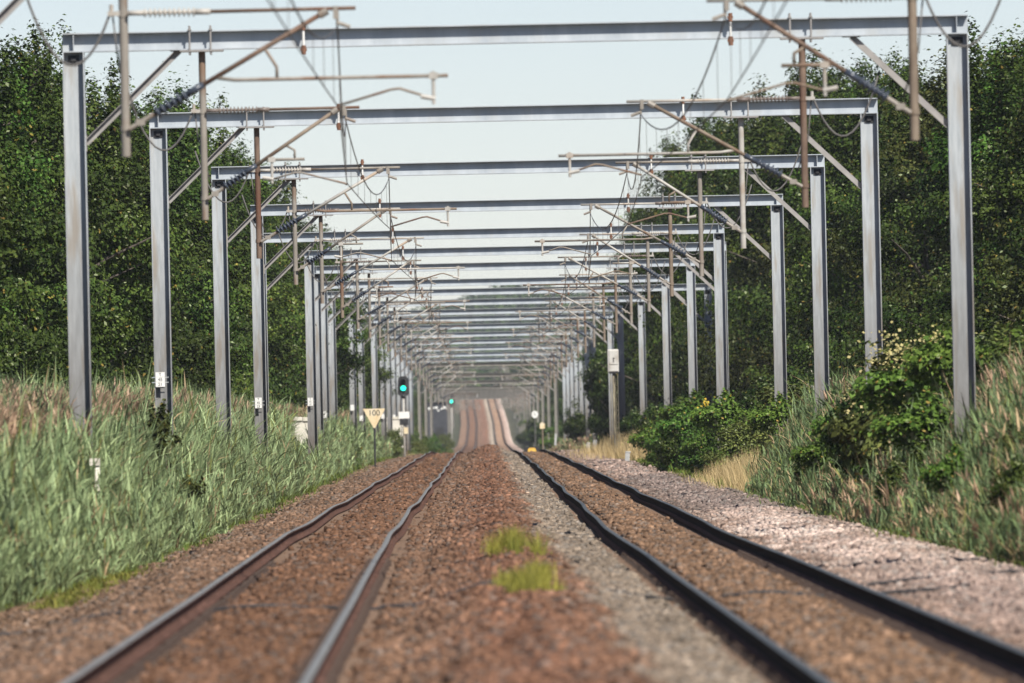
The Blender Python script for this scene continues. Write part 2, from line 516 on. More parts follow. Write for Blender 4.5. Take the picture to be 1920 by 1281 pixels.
# ------------------------------------------------------------------ sleepers, rails
TRK = (-2.3, 2.3)
def build_sleepers():
    b = MB().box((0, 0, -.06), (2.5, .25, .12))
    proto_me = b.mesh('sleeper')
    proto_me.materials.append(M['sleeper'])
    clips = []
    for s in (-1, 1):
        for e in (-1, 1):
            c = MB()
            c.box((s * .72 + e * .115, 0, .018), (.07, .13, .036)).tube([(s * .72 + e * .075, -.05, .035), (s * .72 + e * .12, -.03, .055), (s * .72 + e * .12, .03, .055), (s * .72 + e * .075, .05, .035)], .011, 6)
            me = c.mesh('rail_clip'); me.materials.append(M['clip'])
            clips.append(me)
    rest = MB()
    for ti, tx in enumerate(TRK):
        lab = ('brown stained sleeper under the track beside the reed bed and green signals' if ti == 0 else
               'brown stained sleeper under the dark-railed track beside the pink ballast')
        proto = None
        for k in range(1100):
            d = 84 + k * .66
            loc = (xc(d) + tx + random.uniform(-.015, .015), d, zt(d) - .186 + float(wobz(d, ti * 1.3)))
            if k < 150:
                if proto is None:
                    o = bpy.data.objects.new('sleeper', proto_me); COL.objects.link(o)
                    for me in clips:
                        c = bpy.data.objects.new('rail_clip', me); COL.objects.link(c); c.parent = o
                    proto = o
                else:
                    o = copy_tree(proto)
                o.location = loc
                tag(o, lab, 'sleeper', 'sleepers under track %s' % ('by the green signals' if ti == 0 else 'by the pink ballast'))
            elif d < 800:
                rest.box((loc[0], d, loc[2] - .06), (2.5, .25, .12))
    o = rest.build('distant_sleepers', M['sleeper'])
    tag(o, 'rows of brown sleepers running on under both tracks to the crest', 'sleepers', kind='stuff')
build_sleepers()

def build_rail(rx, ph, label, side_m, top_m):
    prof_side = [(-.033, -.006), (-.036, -.030), (-.009, -.048), (-.009, -.132), (-.07, -.148), (-.07, -.159), (.07, -.159), (.07, -.148),
                 (.009, -.132), (.009, -.048), (.036, -.030), (.033, -.006)]
    ds = np.concatenate([np.arange(60, 300, .8), np.arange(300, 1000, 2.5), np.arange(1000, 3650, 20)])
    X = xc(ds) + rx + wob(ds, ph); Z = zt(ds) + wobz(ds, ph * 1.0) 
    root = None
    n = len(prof_side)
    v = np.zeros((len(ds), n, 3)); p = np.array(prof_side)
    v[..., 0] = X[:, None] + p[None, :, 0]; v[..., 1] = ds[:, None]; v[..., 2] = Z[:, None] + p[None, :, 1]
    i = np.arange(len(ds) - 1)[:, None] * n + np.arange(n - 1)[None]
    f = np.stack([i, i + n, i + n + 1, i + 1], -1).reshape(-1, 4)
    o = link('rail', np_mesh('rail', v.reshape(-1, 3), f), side_m)
    o.data.materials.append(M['rail_side'])
    foot = np.tile(np.array([1 if 3 <= k <= 7 else 0 for k in range(n - 1)], dtype=np.int32), len(ds) - 1)
    o.data.polygons.foreach_set('material_index', foot)
    tag(o, label, 'rail', 'running rails of the two tracks')
    t = np.array([(-.033, -.006), (-.022, -.001), (0, 0), (.022, -.001), (.033, -.006)])
    m = len(t)
    v = np.zeros((len(ds), m, 3))
    v[..., 0] = X[:, None] + t[None, :, 0]; v[..., 1] = ds[:, None]; v[..., 2] = Z[:, None] + t[None, :, 1]
    i = np.arange(len(ds) - 1)[:, None] * m + np.arange(m - 1)[None]
    f = np.stack([i, i + m, i + m + 1, i + 1], -1).reshape(-1, 4)
    link('running_surface', np_mesh('running_surface', v.reshape(-1, 3), f), top_m, o, True)
build_rail(TRK[0] - .7525, .4, 'outer rusty rail of the track beside the reed bed, bright on top', M['rail_side'], M['rail_top'])
build_rail(TRK[0] + .7525, .9, 'rusty red-brown rail with bright top bordering the brown central ballast mound', M['rail_side'], M['rail_top'])
build_rail(TRK[1] - .7525, 2.2, 'rail with shaded sides coloured black, bordering the grey strip of central ballast', M['rail_dark'], M['rail_top_dark'])
build_rail(TRK[1] + .7525, 2.9, 'rail with shaded sides coloured black, along the pink shoulder ballast', M['rail_dark'], M['rail_top_dark'])

# ------------------------------------------------------------------ portals
def PD(i):
    return 209.0 + 50.0 * (i - 1) if i <= 19 else 1109.0 + 140.0 * (i - 19)
PX = {0: (-5.95, 7.0, 7.2), 1: (-5.94, 7.02, 7.23), 2: (-5.85, 7.07, 7.14), 3: (-5.69, 7.29, 7.05), 4: (-5.67, 7.43, 6.98), 5: (-6.36, 6.80, 6.94),
      6: (-5.59, 7.68, 7.02), 7: (-5.95, 7.42, 7.07), 8: (-6.26, 7.16, 7.0), 9: (-6.47, 9.54, 7.08), 10: (-6.1, 7.3, 7.05), 11: (-6.13, 6.8, 7.0), 12: (-5.86, 6.75, 7.05)}
CW, CD = .31, .30                    # column depth and flange width
BH = .275                            # beam height
def h_column(xa, xb, z0, z1):
    """I section standing up: web faces along the line, flanges at both ends"""
    b = MB()
    xm = (xa + xb) / 2
    t = .018
    b.box((xa + t / 2, 0, (z0 + z1) / 2), (t, CD, z1 - z0))
    b.box((xb - t / 2, 0, (z0 + z1) / 2), (t, CD, z1 - z0))
    b.box((xm, 0, (z0 + z1) / 2), (xb - xa - 2 * t, .014, z1 - z0))
    return b
def i_beam(x0, x1, ztop):
    b = MB()
    t = .018
    b.box(((x0 + x1) / 2, 0, ztop - t / 2), (x1 - x0, .27, t))
    b.box(((x0 + x1) / 2, 0, ztop - BH + t / 2), (x1 - x0, .27, t))
    b.box(((x0 + x1) / 2, 0, ztop - BH / 2), (x1 - x0, .013, BH - 2 * t))
    for x in (x0 + .16, x1 - .16):
        b.box((x, 0, ztop - BH / 2), (.012, .25, BH - 2 * t - .004))
    return b
DL, DR = -4.12, 4.47                 # drop tubes, from the middle of the line
def plate_text(i):
    return {2: ('T', '45', '21'), 4: ('T', '45', '23'), 6: ('T', '45', '25'), 8: ('T', '45', '27')}.get(i)

def portal(i):
    d = PD(i)
    zb = float(zt(d)); x_c = float(xc(d))
    if i in PX:
        xl, xr, zh = PX[i]
    else:
        xl, xr, zh = x_c - 5.87, x_c + 6.12, 7.03
    root = empty('portal_frame', (0, d, zb))
    far = i > 20
    if i == 0:
        lab = 'closest steel portal, its beam out of view and drop tubes cut by the top edge'
    elif i == 1:
        lab = 'tallest galvanised steel portal, first whole frame in front of all the others'
    elif i == 9:
        lab = 'extra wide galvanised portal, ninth whole frame, with one column back among the trees'
    elif i == 2:
        lab = 'galvanised portal, second whole frame, with the clearest three-line number plate'
    else:
        lab = '%s whole galvanised portal frame counted back from the tallest one' % ordinal(i)
    tag(root, lab, 'portal frame', 'steel portal frames spanning both tracks')
    zt_, zu = zh, zh - BH
    beam = i_beam(xl, xr, zt_).build('beam', M['galv'] if i < 19 else M['old_steel'], root)
    foot = -1.0
    cm = M['galv_col'] if i < 20 else M['old_steel']
    cols = [h_column(xl, xl + CW, foot, zu - .002).build('column', cm, root), h_column(xr - CW, xr, foot, zu - .002).build('column', cm, root)]
    for s, xe in ((1, xl + CW), (-1, xr - CW)):
        # angle section knee brace
        b = MB()
        p0 = Vector((xe, -.02, zh - 1.58)); p1 = Vector((xe + s * 1.36, -.02, zu - .004))
        b.bar(p0, p1, .014, .09)
        dirn = (p1 - p0).normalized(); nrm = Vector((-dirn.z, 0, dirn.x))
        b.bar(p0 + nrm * .04 + Vector((0, -.04, 0)), p1 + nrm * .04 + Vector((0, -.04, 0)), .09, .010)
        b.box((xe + s * .006, 0, zh - 1.58), (.012, .2, .24)).box((xe + s * 1.36, 0, zu - .008), (.26, .2, .012))
        b.build('brace', M['galv_dull'], root)
    kinds = [(M['tube_tan'], M['tube_brown']), (M['tube_tan'], M['tube_brown']), (M['tube_rust'], M['tube_pale']), (M['tube_tan'], M['tube_tan'])]
    mats = {0: ('tube_tan', 'tube_brown'), 1: ('tube_tan', 'tube_rust'), 2: ('tube_rust', 'tube_pale'), 3: ('tube_tan', 'tube_tan'), 4: ('tube_tan', 'tube_brown'), 5: ('tube_brown', 'tube_tan')}.get(i, ('tube_tan', 'tube_brown' if i % 3 else 'tube_tan'))
    for s, xd, mk in ((-1, x_c + DL, mats[0]), (1, x_c + DR, mats[1])):
        tb = MB().tube([(xd, 0, zu - .02), (xd, 0, 4.52)], .050, 14)
        tb.tube([(xd, 0, 4.80), (xd, 0, 4.86)], .060, 14).tube([(xd, 0, 6.04), (xd, 0, 6.10)], .058, 14)
        t = tb.build('drop_tube', M[mk], root, True)
        md = t.modifiers.new('split', 'EDGE_SPLIT'); md.split_angle = R(40)
        cl = MB().box((xd, 0, zu - .016), (.62, .36, .024))
        for ux in (-.17, .13):
            for uy in (-.155, .155):
                cl.tube([(xd + ux, uy, zu - .07), (xd + ux, uy, zt_ + .07)], .014, 8)
            cl.box((xd + ux, 0, zt_ + .012), (.05, .36, .02))
        cl.build('clamp_plate', M['galv_dull'] if not far else M['galv_dull'], root)
    if not far:
        for x in (x_c - 2.66, x_c + 3.45):
            h = MB().tube([(x, -.16, zt_ - .02), (x, -.16, zu + .02)], .018, 8)
            h.build('clip_rod', M['white'], root)
            e = MB().tube([(x, -.16, zt_ + .09), (x, -.16, zt_ - .03)], .03, 8).box((x, -.13, zt_ + .03), (.08, .1, .03))
            e.tube([(x, -.16, zu + .03), (x, -.16, zu - .10)], .034, 8).box((x, -.13, zu - .03), (.09, .1, .04))
            e.build('hook', M['rust'], root)
        for c, xx in ((0, xl + CW / 2), (1, xr - CW / 2)):
            bx = MB().box((xx, -.03, zu - .10), (.07, .05, .06)).box((xx, -.01, zu - .10), (.16, .03, .12))
            bx.build('bracket', M['sig_black'], cols[c])
    if i in (2, 4, 6, 8, 10, 11, 13, 15):
        z0 = {2: 2.50, 4: 2.20, 6: 2.35, 8: 2.0, 10: 2.35, 11: 1.9, 13: 2.1, 15: 2.4}[i]
        w = .165; px = xl + .02 + w / 2
        yb = -CD / 2 - .02
        pb = MB()
        for k in range(3):
            pb.box((px, yb, z0 - k * .088), (w, .006, .084))
        pl = pb.build('number_plate', M['white'], cols[0])
        sb = MB().box((px, yb + .012, z0 - .05), (.30, .008, .014)).box((px, yb + .012, z0 - .14), (.30, .008, .014))
        sb.build('strap', M['galv'], cols[0])
        tx = plate_text(i)
        if tx:
            for k, t in enumerate(tx):
                me = text_mesh(t, .078, 'lettering')
                lo = link('lettering', me, M['ink'], pl)
                lo.location = (px, yb - .005, z0 - k * .088)
    return root

def cantilever_parts(s, long):
    """s = +1 reaches towards +x. Origin at the drop tube centre, z from rail level. Yields (part name, MB, material key, smooth)"""
    cat = 2.33 if long else 2.04
    y = -.09
    X = lambda v: s * v
    out = []
    # top tube and its insulator
    out.append(('top_tube', MB().tube([(X(.92), y, 6.08), (X(cat + .20), y, 6.085)], .021, 8), 'TT', True))
    out.append(('top_insulator', MB().tube([(X(.05), y, 6.08), (X(.24), y, 6.08)], .028, 8).insulator((X(.22), y, 6.08), (X(.80), y, 6.08), .020, .052, 11)
                .tube([(X(.78), y, 6.08), (X(.95), y, 6.08)], .032, 8), 'ins_pale', True))
    # bracing strut
    p0, p1 = Vector((X(.06), y, 4.83)), Vector((X(cat - .17), y, 6.03))
    L = lambda t: p0.lerp(p1, t)
    out.append(('strut_tube', MB().tube([L(.33), L(1)], .027, 10), 'ST', True))
    out.append(('strut_insulator', MB().insulator(L(.13), L(.30), .034, .078, 6).tube([L(.29), L(.38)], .038, 8), 'ins_dark', True))
    out.append(('hinge', MB().tube([L(-.01), L(.14)], .026, 8).box(L(.05), (.10, .05, .07)), 'tube_tan', False))
    out.append(('catenary_clamp', MB().tube([L(.985), L(1.03)], .045, 8).box((X(cat - .02), y, 6.04), (.05, .06, .14)).tube([(X(cat), y, 6.06), (X(cat), y, 5.90)], .018, 8)
                .tube([(X(cat), y, 5.93), (X(cat + .14), y, 5.88)], .022, 8), 'tube_tan', False))
    if long:
        xr0, xr1, xb = 1.20, 3.52, 3.36
        zr = 5.33
        stx = 1.66
        arm = [(X(xb), y, 5.08), (X(2.99), y, 5.20), (X(2.9), y, 5.19), (X(cat), y, 5.03)]
    else:
        xr0, xr1, xb = .86, 1.44, .97
        zr = 5.36
        stx = 1.30
        arm = [(X(xb), y, 5.08), (X(1.30), y, 5.17), (X(1.4), y, 5.165), (X(cat - .03), y, 5.0), (X(cat), y, 4.98)]
    t = (zr + .03 - p0.z) / (p1.z - p0.z)
    if long:
        q = L(t)
        out.append(('registration_tube', MB().tube([(q.x, y, q.z), (X(xr0), y, zr), (X(xr1), y, zr)], .021, 8), 'RT', True))
    else:
        out.append(('registration_tube', MB().tube([(X(xr0), y, zr), (X(xr1), y, zr)], .021, 8), 'RT', True))
    sx2 = stx - .13
    tt = (sx2 - .06) / (cat - .17 - .06)
    q = L(tt)
    out.append(('stay', MB().tube([(q.x, y, q.z), (X(stx), y, zr + .13), (X(stx), y, zr)], .018, 8), 'RT', True))
    out.append(('drop_bracket', MB().tube([(X(xb), y, zr + .05), (X(xb), y, 5.02)], .020, 8).box((X(xb), y, zr), (.10, .06, .07)).tube([(X(xb + .02), y, 5.08), (X(xb - .14), y, 5.11)], .026, 8), 'tube_pale', False))
    out.append(('registration_arm', MB().tube(arm, .014, 8), 'AT', True))
    # bonding cables
    def sag(a, b, dz, n=12):
        a, b = Vector(a), Vector(b)
        return [a.lerp(b, k / n) + Vector((0, 0, -dz * 4 * (k / n) * (1 - k / n))) for k in range(n + 1)]
    e = -2.05 + .35 if s > 0 else -2.0
    out.append(('jumper_cable', MB().tube(sag((X(-.13), 0, 6.12), (X(-1.1), .0, 6.45), .75), .014, 6), 'cable', True))
    out.append(('bond_wire', MB().tube([(X(-.12), .03, 6.08), (X(-.06), .08, 5.5), (X(.12), .07, 4.98)], .010, 6), 'cable', True))
    out.append(('tube_bracket', MB().box((X(-.09), 0, 6.08), (.16, .08, .05)).tube([(X(-.13), 0, 6.05), (X(-.13), 0, 6.18)], .022, 8), 'tube_pale', False))
    return out

SIDE = {1: 'over the track by the green signals', -1: 'over the track by the pink ballast'}
PROTO = {}
def cantilever(i, s):
    d = PD(i)
    long = (i % 2 == 0) if s > 0 else (i % 2 == 1)
    look = {0: ('tube_rust', 'tube_rust', 'tube_tan', 'tube_brown') if s > 0 else ('tube_pale', 'tube_rust', 'tube_brown', 'tube_brown'),
            1: ('tube_rust', 'tube_brown', 'tube_tan', 'tube_tan') if s > 0 else ('tube_pale', 'tube_brown', 'tube_pale', 'tube_brown')}.get(i)
    if look is None:
        look = [('tube_pale', 'tube_tan', 'tube_tan', 'tube_tan'), ('tube_pale', 'tube_pale', 'tube_pale', 'tube_brown'), ('tube_tan', 'tube_pale', 'tube_brown', 'tube_rust')][i % 3]
    far = i > 20
    key = (s, long, look, far)
    if key not in PROTO:
        root = None
        if far:
            b = MB()
            for nm, mb, mk, sm in cantilever_parts(s, long):
                if nm not in ('jumper_cable', 'bond_wire', 'stay', 'hinge'):
                    b.add(mb.v, mb.f)
            root = b.build('cantilever_arm', M['tube_tan'])
        else:
            root = empty('cantilever_arm')
            mk_ = {'TT': look[0], 'ST': look[1], 'RT': look[2], 'AT': look[3]}
            for nm, mb, mk, sm in cantilever_parts(s, long):
                mk = mk_.get(mk, mk)
                if nm == 'top_insulator' and i % 2: mk = 'ins_brown'
                mb.build(nm, M[mk], root, sm)
        PROTO[key] = root
        o = root
    else:
        o = copy_tree(PROTO[key])
    o.location = (float(xc(d)) + (DL if s > 0 else DR), d, float(zt(d)))
    kind = 'long-reach' if long else 'short-reach'
    where = 'the closest portal' if i == 0 else ('the tallest portal' if i == 1 else 'the %s portal' % ordinal(i))
    tag(o, '%s wire support arm on %s, %s' % (kind, where, SIDE[s]), 'cantilever arm', 'cantilever arms holding the wires')

NPORT = 34
for i in range(NPORT + 1):
    portal(i)
    for s in (1, -1):
        cantilever(i, s)

# ------------------------------------------------------------------ overhead wires
def wires(s):
    root = empty('overhead_line', (0, 0, 0))
    tag(root, 'pair of contact and catenary wires strung ' + SIDE[s], 'overhead line', 'overhead lines of the two tracks')
    def sup(i):
        d = PD(i)
        long = (i % 2 == 0) if s > 0 else (i % 2 == 1)
        cat = 2.33 if long else 2.04
        x = float(xc(d)) + (DL + cat if s > 0 else DR - cat)
        return Vector((x, d - .09, float(zt(d))))
    cp, wp = [], []
    drops = []
    for i in range(-3, NPORT):
        a, b = sup(i), sup(i + 1)
        n = 14 if i < 12 else 5
        for k in range(n):
            t = k / n
            p = a.lerp(b, t)
            sagc = 4 * t * (1 - t)
            zc, zw = p.z + 5.90 - .62 * sagc, p.z + 5.0 - .03 * sagc
            cp.append((p.x, p.y, zc)); wp.append((p.x, p.y, zw))
        if i < 10:
            for t in (.08, .22, .36, .5, .64, .78, .92):
                p = a.lerp(b, t); sagc = 4 * t * (1 - t)
                drops.append(((p.x, p.y, p.z + 5.90 - .62 * sagc), (p.x, p.y, p.z + 5.0 - .03 * sagc)))
    MB().tube(cp, .0095, 6).build('catenary_wire', M['wire'], root, True)
    MB().tube(wp, .0075, 6).build('contact_wire', M['wire'], root, True)
    for a, b in drops:
        MB().tube([a, b], .0035, 5).build('dropper', M['wire'], root)
wires(1)
wires(-1)

# ------------------------------------------------------------------ signals, signs, trackside things
def signal_green(name, x, d, zc, w, h, label, plate=True):
    zb = float(ground_z(x, d))
    root = empty(name, (x, d, zb))
    tag(root, label, 'signal')
    z = zc - zb
    zl = z - .12 * h
    b = MB()
    r = .22
    pts = []
    for cx, cz, a0 in ((w / 2 - w * .35, h / 2 - w * .35, 0), (-w / 2 + w * .35, h / 2 - w * .35, 90), (-w / 2 + w * .3, -h / 2 + w * .3, 180), (w / 2 - w * .3, -h / 2 + w * .3, 270)):
        for k in range(5):
            a = R(a0 + k * 22.5)
            pts.append((cx + math.cos(a) * w * .33, z + cz + math.sin(a) * w * .33))
    b.prism(pts, -.03, .02)
    b.box((0, .16, z), (w * .55, .28, h * .8))
    hd = b.build('signal_head', M['sig_black'], root)
    for k, zz in enumerate((z + .22 * h, zl)):
        hood = MB()
        n = 14
        vs = []
        for q in range(n + 1):
            a = math.pi * (-.15 + 1.3 * q / n)
            for yy, rr in ((-.03, w * .27), (-.34, w * .25)):
                vs.append((math.cos(a) * rr, yy, zz + math.sin(a) * rr))
        hood.add(vs, [(2 * q, 2 * q + 1, 2 * q + 3, 2 * q + 2) for q in range(n)])
        hood.build('hood', M['sig_black'], hd)
        ln = MB()
        pr = [(math.cos(2 * math.pi * q / 20) * w * .235, zz + math.sin(2 * math.pi * q / 20) * w * .235) for q in range(20)]
        ln.prism(pr, -.055, -.028).build('lens', M['green'] if k else M['lens'], hd)
    MB().tube([(0, .05, -.6), (0, .05, z - h * .45)], .065, 10).build('post', M['tube_pale'], root, True)
    MB().tube([(0, .05, z - h * .62), (0, .05, z - h * .42)], .11, 10).build('neck', M['sig_black'], root, True)
    if plate:
        MB().box((.01, -.04, z - 1.66), (.62, .02, .38)).build('identification_plate', M['white'], root)
        MB().box((0, -.04, z - 2.05), (.5, .06, .36)).box((.04, -.075, z - 2.06), (.2, .02, .2)).build('relay_box', M['sig_black'], root)
        MB().box((.1, -.06, z - 2.55), (.24, .02, .36)).build('small_plate', M['sign_cream'], root)
        lad = MB()
        for xx in (-.16, .16):
            lad.tube([(xx, .45, -.5), (xx, .32, z - h * .5)], .018, 6)
        for k in range(9):
            lad.tube([(-.16, .42 - k * .01, .1 + k * .28), (.16, .42 - k * .01, .1 + k * .28)], .012, 6)
        lad.build('ladder', M['tube_tan'], root)
    return root
signal_green('signal', -4.63, 830, 3.62, .62, 1.12, 'black signal showing green, on a pale post by the 100 sign')
signal_green('signal', -4.15, 1800, 4.15, .85, 1.45, 'tiny distant signal showing green beside the dark hut', False)
bpy.data.objects['signal.001']['group'] = bpy.data.objects['signal']['group'] = 'green signals'

def speed_sign():
    d, x = 620, -4.72
    zb = float(ground_z(x, d))
    root = empty('speed_sign', (x, d, zb))
    tag(root, 'faded yellow inverted triangle sign reading 100 above the reeds', 'sign')
    t = 2.16 - zb
    MB().prism([(-.47, t), (.47, t), (.445, t - .06), (.03, t - .82), (-.03, t - .82), (-.445, t - .06)], -.02, .0).build('board', M['sign_cream'], root)
    MB().tube([(0, .05, -.4), (0, .05, t - .1)], .04, 8).build('post', M['sig_black'], root)
    lo = link('lettering', text_mesh('100', .34, 'lettering'), M['ink'], root)
    lo.location = (0, -.026, t - .19)
speed_sign()

def grey_signal():
    d = 610
    x = (1149 - 910) / (FPX / d) + .06
    zb = float(ground_z(x, d))
    root = empty('signal', (x, d, zb))
    tag(root, 'pale grey signal box on a tall lichened post, seen from behind', 'signal')
    z1 = 4.42 - zb; hh = .96
    bevel(MB().box((0, 0, z1 - hh / 2), (.47, .24, hh)).build('housing', M['sig_grey'], root), .035)
    bevel(MB().box((.02, -.13, z1 - .34), (.37, .04, .60)).build('rear_door', M['sig_grey'], root), .015)
    bevel(MB().box((.02, -.13, z1 - .80), (.37, .04, .25)).build('terminal_cover', M['sig_grey'], root), .015)
    MB().box((.015, -.16, z1 - .44), (.028, .03, .18)).box((.04, -.16, z1 - .37), (.05, .03, .025)).build('door_latch', M['ink'], root)
    MB().tube([(0, .02, -.5), (0, .02, z1 - hh)], .05, 10).build('post', M['lichen'], root, True)
    MB().tube([(-.12, -.05, -.1), (-.12, -.05, z1 - hh + .03)], .018, 8).build('conduit', M['lichen'], root, True)
    lad = MB()
    for xx in (.10, .19):
        lad.tube([(xx, .12, -.3), (xx - .02, .1, z1 - hh)], .016, 6)
    for k in range(12):
        lad.tube([(.10, .12, .1 + k * .25), (.19, .12, .1 + k * .25)], .011, 6)
    lad.build('ladder', M['lichen'], root)
    MB().box((0, 0, z1 - hh - .025), (.36, .22, .05)).build('base_bracket', M['sig_black'], root)
grey_signal()

def octagon_sign():
    d, x = 1180, 4.0
    zb = float(ground_z(x, d))
    root = empty('round_sign', (x, d, zb))
    tag(root, 'small white eight-sided sign on a thin post beside the far dry grass', 'sign')
    z = 1.95 - zb
    MB().prism([(math.cos(R(22.5 + 45 * k)) * .27, z + math.sin(R(22.5 + 45 * k)) * .31) for k in range(8)], -.02, 0).build('board', M['white'], root)
    MB().box((-.02, -.03, z + .04), (.07, .012, .26)).box((.05, -.03, z - .06), (.16, .012, .06)).build('symbol', M['concrete'], root)
    MB().tube([(0, .04, -.3), (0, .04, z)], .04, 8).build('post', M['cable'], root)
octagon_sign()

def magnet():
    d, x = 770, 2.42
    z = float(zt(d))
    root = empty('track_magnet', (x, d, z - .15))
    tag(root, 'yellow painted ramp lying between the dark rails at the crest', 'track magnet')
    MB().prism([(-.24, 0), (.24, 0), (.20, .20), (.12, .26), (-.12, .26), (-.20, .20)], -.5, .5).build('ramp', M['yellow'], root)
    MB().box((-.02, .9, .16), (.8, .5, .3)).build('black_box', M['sig_black'], root)
magnet()

def yellow_post():
    d, x = 940, 3.66
    zb = float(ground_z(x, d))
    root = empty('marker_post', (x, d, zb))
    tag(root, 'small yellow topped marker on a brown stake beside the dry grass', 'marker post')
    z = 1.15 - zb
    MB().prism([(-.17, z - .2), (.15, z - .2), (.16, z + .1), (-.05, z + .24), (-.17, z + .07)], -.03, .03).build('board', M['sign_cream'], root)
    MB().tube([(0, .05, -.3), (0, .05, z)], .05, 8).build('stake', M['tube_brown'], root)
yellow_post()

def stub_post(px, y0, y1, d, label, w=.2):
    s = FPX / d
    x = (px - 910) / s + .05
    u = px - 910
    zt_, zb_ = CAM_Z - (y0 - 788 + ROLL * u) / s, CAM_Z - (y1 - 788 + ROLL * u) / s
    root = empty('stub_post', (x, d, zb_ - .1))
    tag(root, label, 'stub post', 'short grey posts along the pink ballast')
    h = zt_ - zb_ + .1
    bevel(MB().box((0, 0, h / 2), (w, .14, h), Matrix.Rotation(.07, 3, 'Y')).build('shaft', M['concrete'], root), .02)
    bevel(MB().box((.03, 0, h + .02), (w * 1.08, .17, .06), Matrix.Rotation(.07, 3, 'Y')).build('cap', M['concrete'], root), .015)
stub_post(1039, 815, 832, 860, 'thin grey post standing alone before the far green bank', .14)
stub_post(1099, 832, 845, 700, 'grey stub post, lower of the two close together', .17)
stub_post(1112, 827, 839, 715, 'grey stub post, taller of the two close together', .18)
stub_post(1172, 849, 864, 545, 'grey stub post with a black cable running from it to the rail', .18)

def white_post():
    d, x = 200, -5.36
    zb = float(ground_z(x, d))
    root = empty('marker_post', (x, d, zb))
    tag(root, 'small white post half hidden in the reed bed', 'marker post')
    t = 1.16 - zb
    MB().box((0, 0, t - .05), (.14, .11, .10)).build('cap', M['stone_white'], root)
    MB().tube([(.03, 0, -.1), (.03, 0, t - .10)], .035, 10).build('shaft', M['stone_white'], root, True)
white_post()

def parapet(px0, px1, ytop, d, h, label):
    s = FPX / d
    x0, x1 = (px0 - 910) / s, (px1 - 910) / s
    z = CAM_Z - (ytop - 788 + ROLL * (px0 - 910)) / s
    x0 -= .1; x1 -= .1
    root = empty('parapet_wall', ((x0 + x1) / 2, d, z - h))
    tag(root, label, 'wall', 'whitewashed parapet walls')
    w = x1 - x0
    bevel(MB().box((0, 0, h / 2 - .15), (w * .94, .35, h + .1)).build('masonry', M['stone_white'], root), .02)
    n = 3
    c = MB()
    for k in range(n):
        c.box((-w / 2 + (k + .5) * w / n, 0, h - .06 + (.012 if k % 2 else 0)), (w / n - .015, .45, .15))
    bevel(c.build('coping', M['stone_white'], root), .02)
parapet(534, 592, 784, 520, 1.5, 'whitewashed stone wall end among the reeds before the sixth portal')
parapet(724, 762, 783, 880, 1.7, 'whitewashed low wall behind the green signal post')

def hut():
    d = 1560
    s = FPX / d
    x0, x1 = -6.4, -4.0
    root = empty('equipment_hut', (-5.2, d, -1.3))
    tag(root, 'dark windowless equipment hut beside the distant green signal', 'hut')
    bevel(MB().box((0, 0, 2.55), (2.3, 2.4, 4.5)).build('wall', M['hut'], root), .03)
    MB().box((0, 0, 4.86), (2.55, 2.7, .12)).build('roof', M['sig_black'], root)
    MB().box((.3, -1.22, 1.2), (.9, .05, 2.0)).build('door', M['sig_black'], root)
    r = random.Random(4)
    b = MB()
    for k in range(9):
        cx, cz, sc = -1.0 + k * .25 + r.uniform(-.05, .05), 4.15 + r.uniform(-.16, .2), r.uniform(.12, .24)
        n = 9
        b.prism([(cx + math.cos(6.283 * q / n) * sc * r.uniform(.7, 1.1), cz + math.sin(6.283 * q / n) * sc * r.uniform(.5, .8)) for q in range(n)], -1.222 - k * .001, -1.19)
    b.build('white_markings', M['white'], root)
hut()

# ------------------------------------------------------------------ foliage
def leaf_quads(c, nrm, size, r, aspect=.62):
    N = len(c)
    nrm = nrm / (np.linalg.norm(nrm, axis=1, keepdims=True) + 1e-9)
    a = r.normal(0, 1, (N, 3))
    u = np.cross(nrm, a); u /= (np.linalg.norm(u, axis=1, keepdims=True) + 1e-9)
    w = np.cross(nrm, u)
    s = size[:, None]
    fold = nrm * s * .18
    v = np.stack([c - u * s, c - w * s * aspect + fold + u * s * .1, c + u * s, c + w * s * aspect + fold + u * s * .1], 1)
    return v

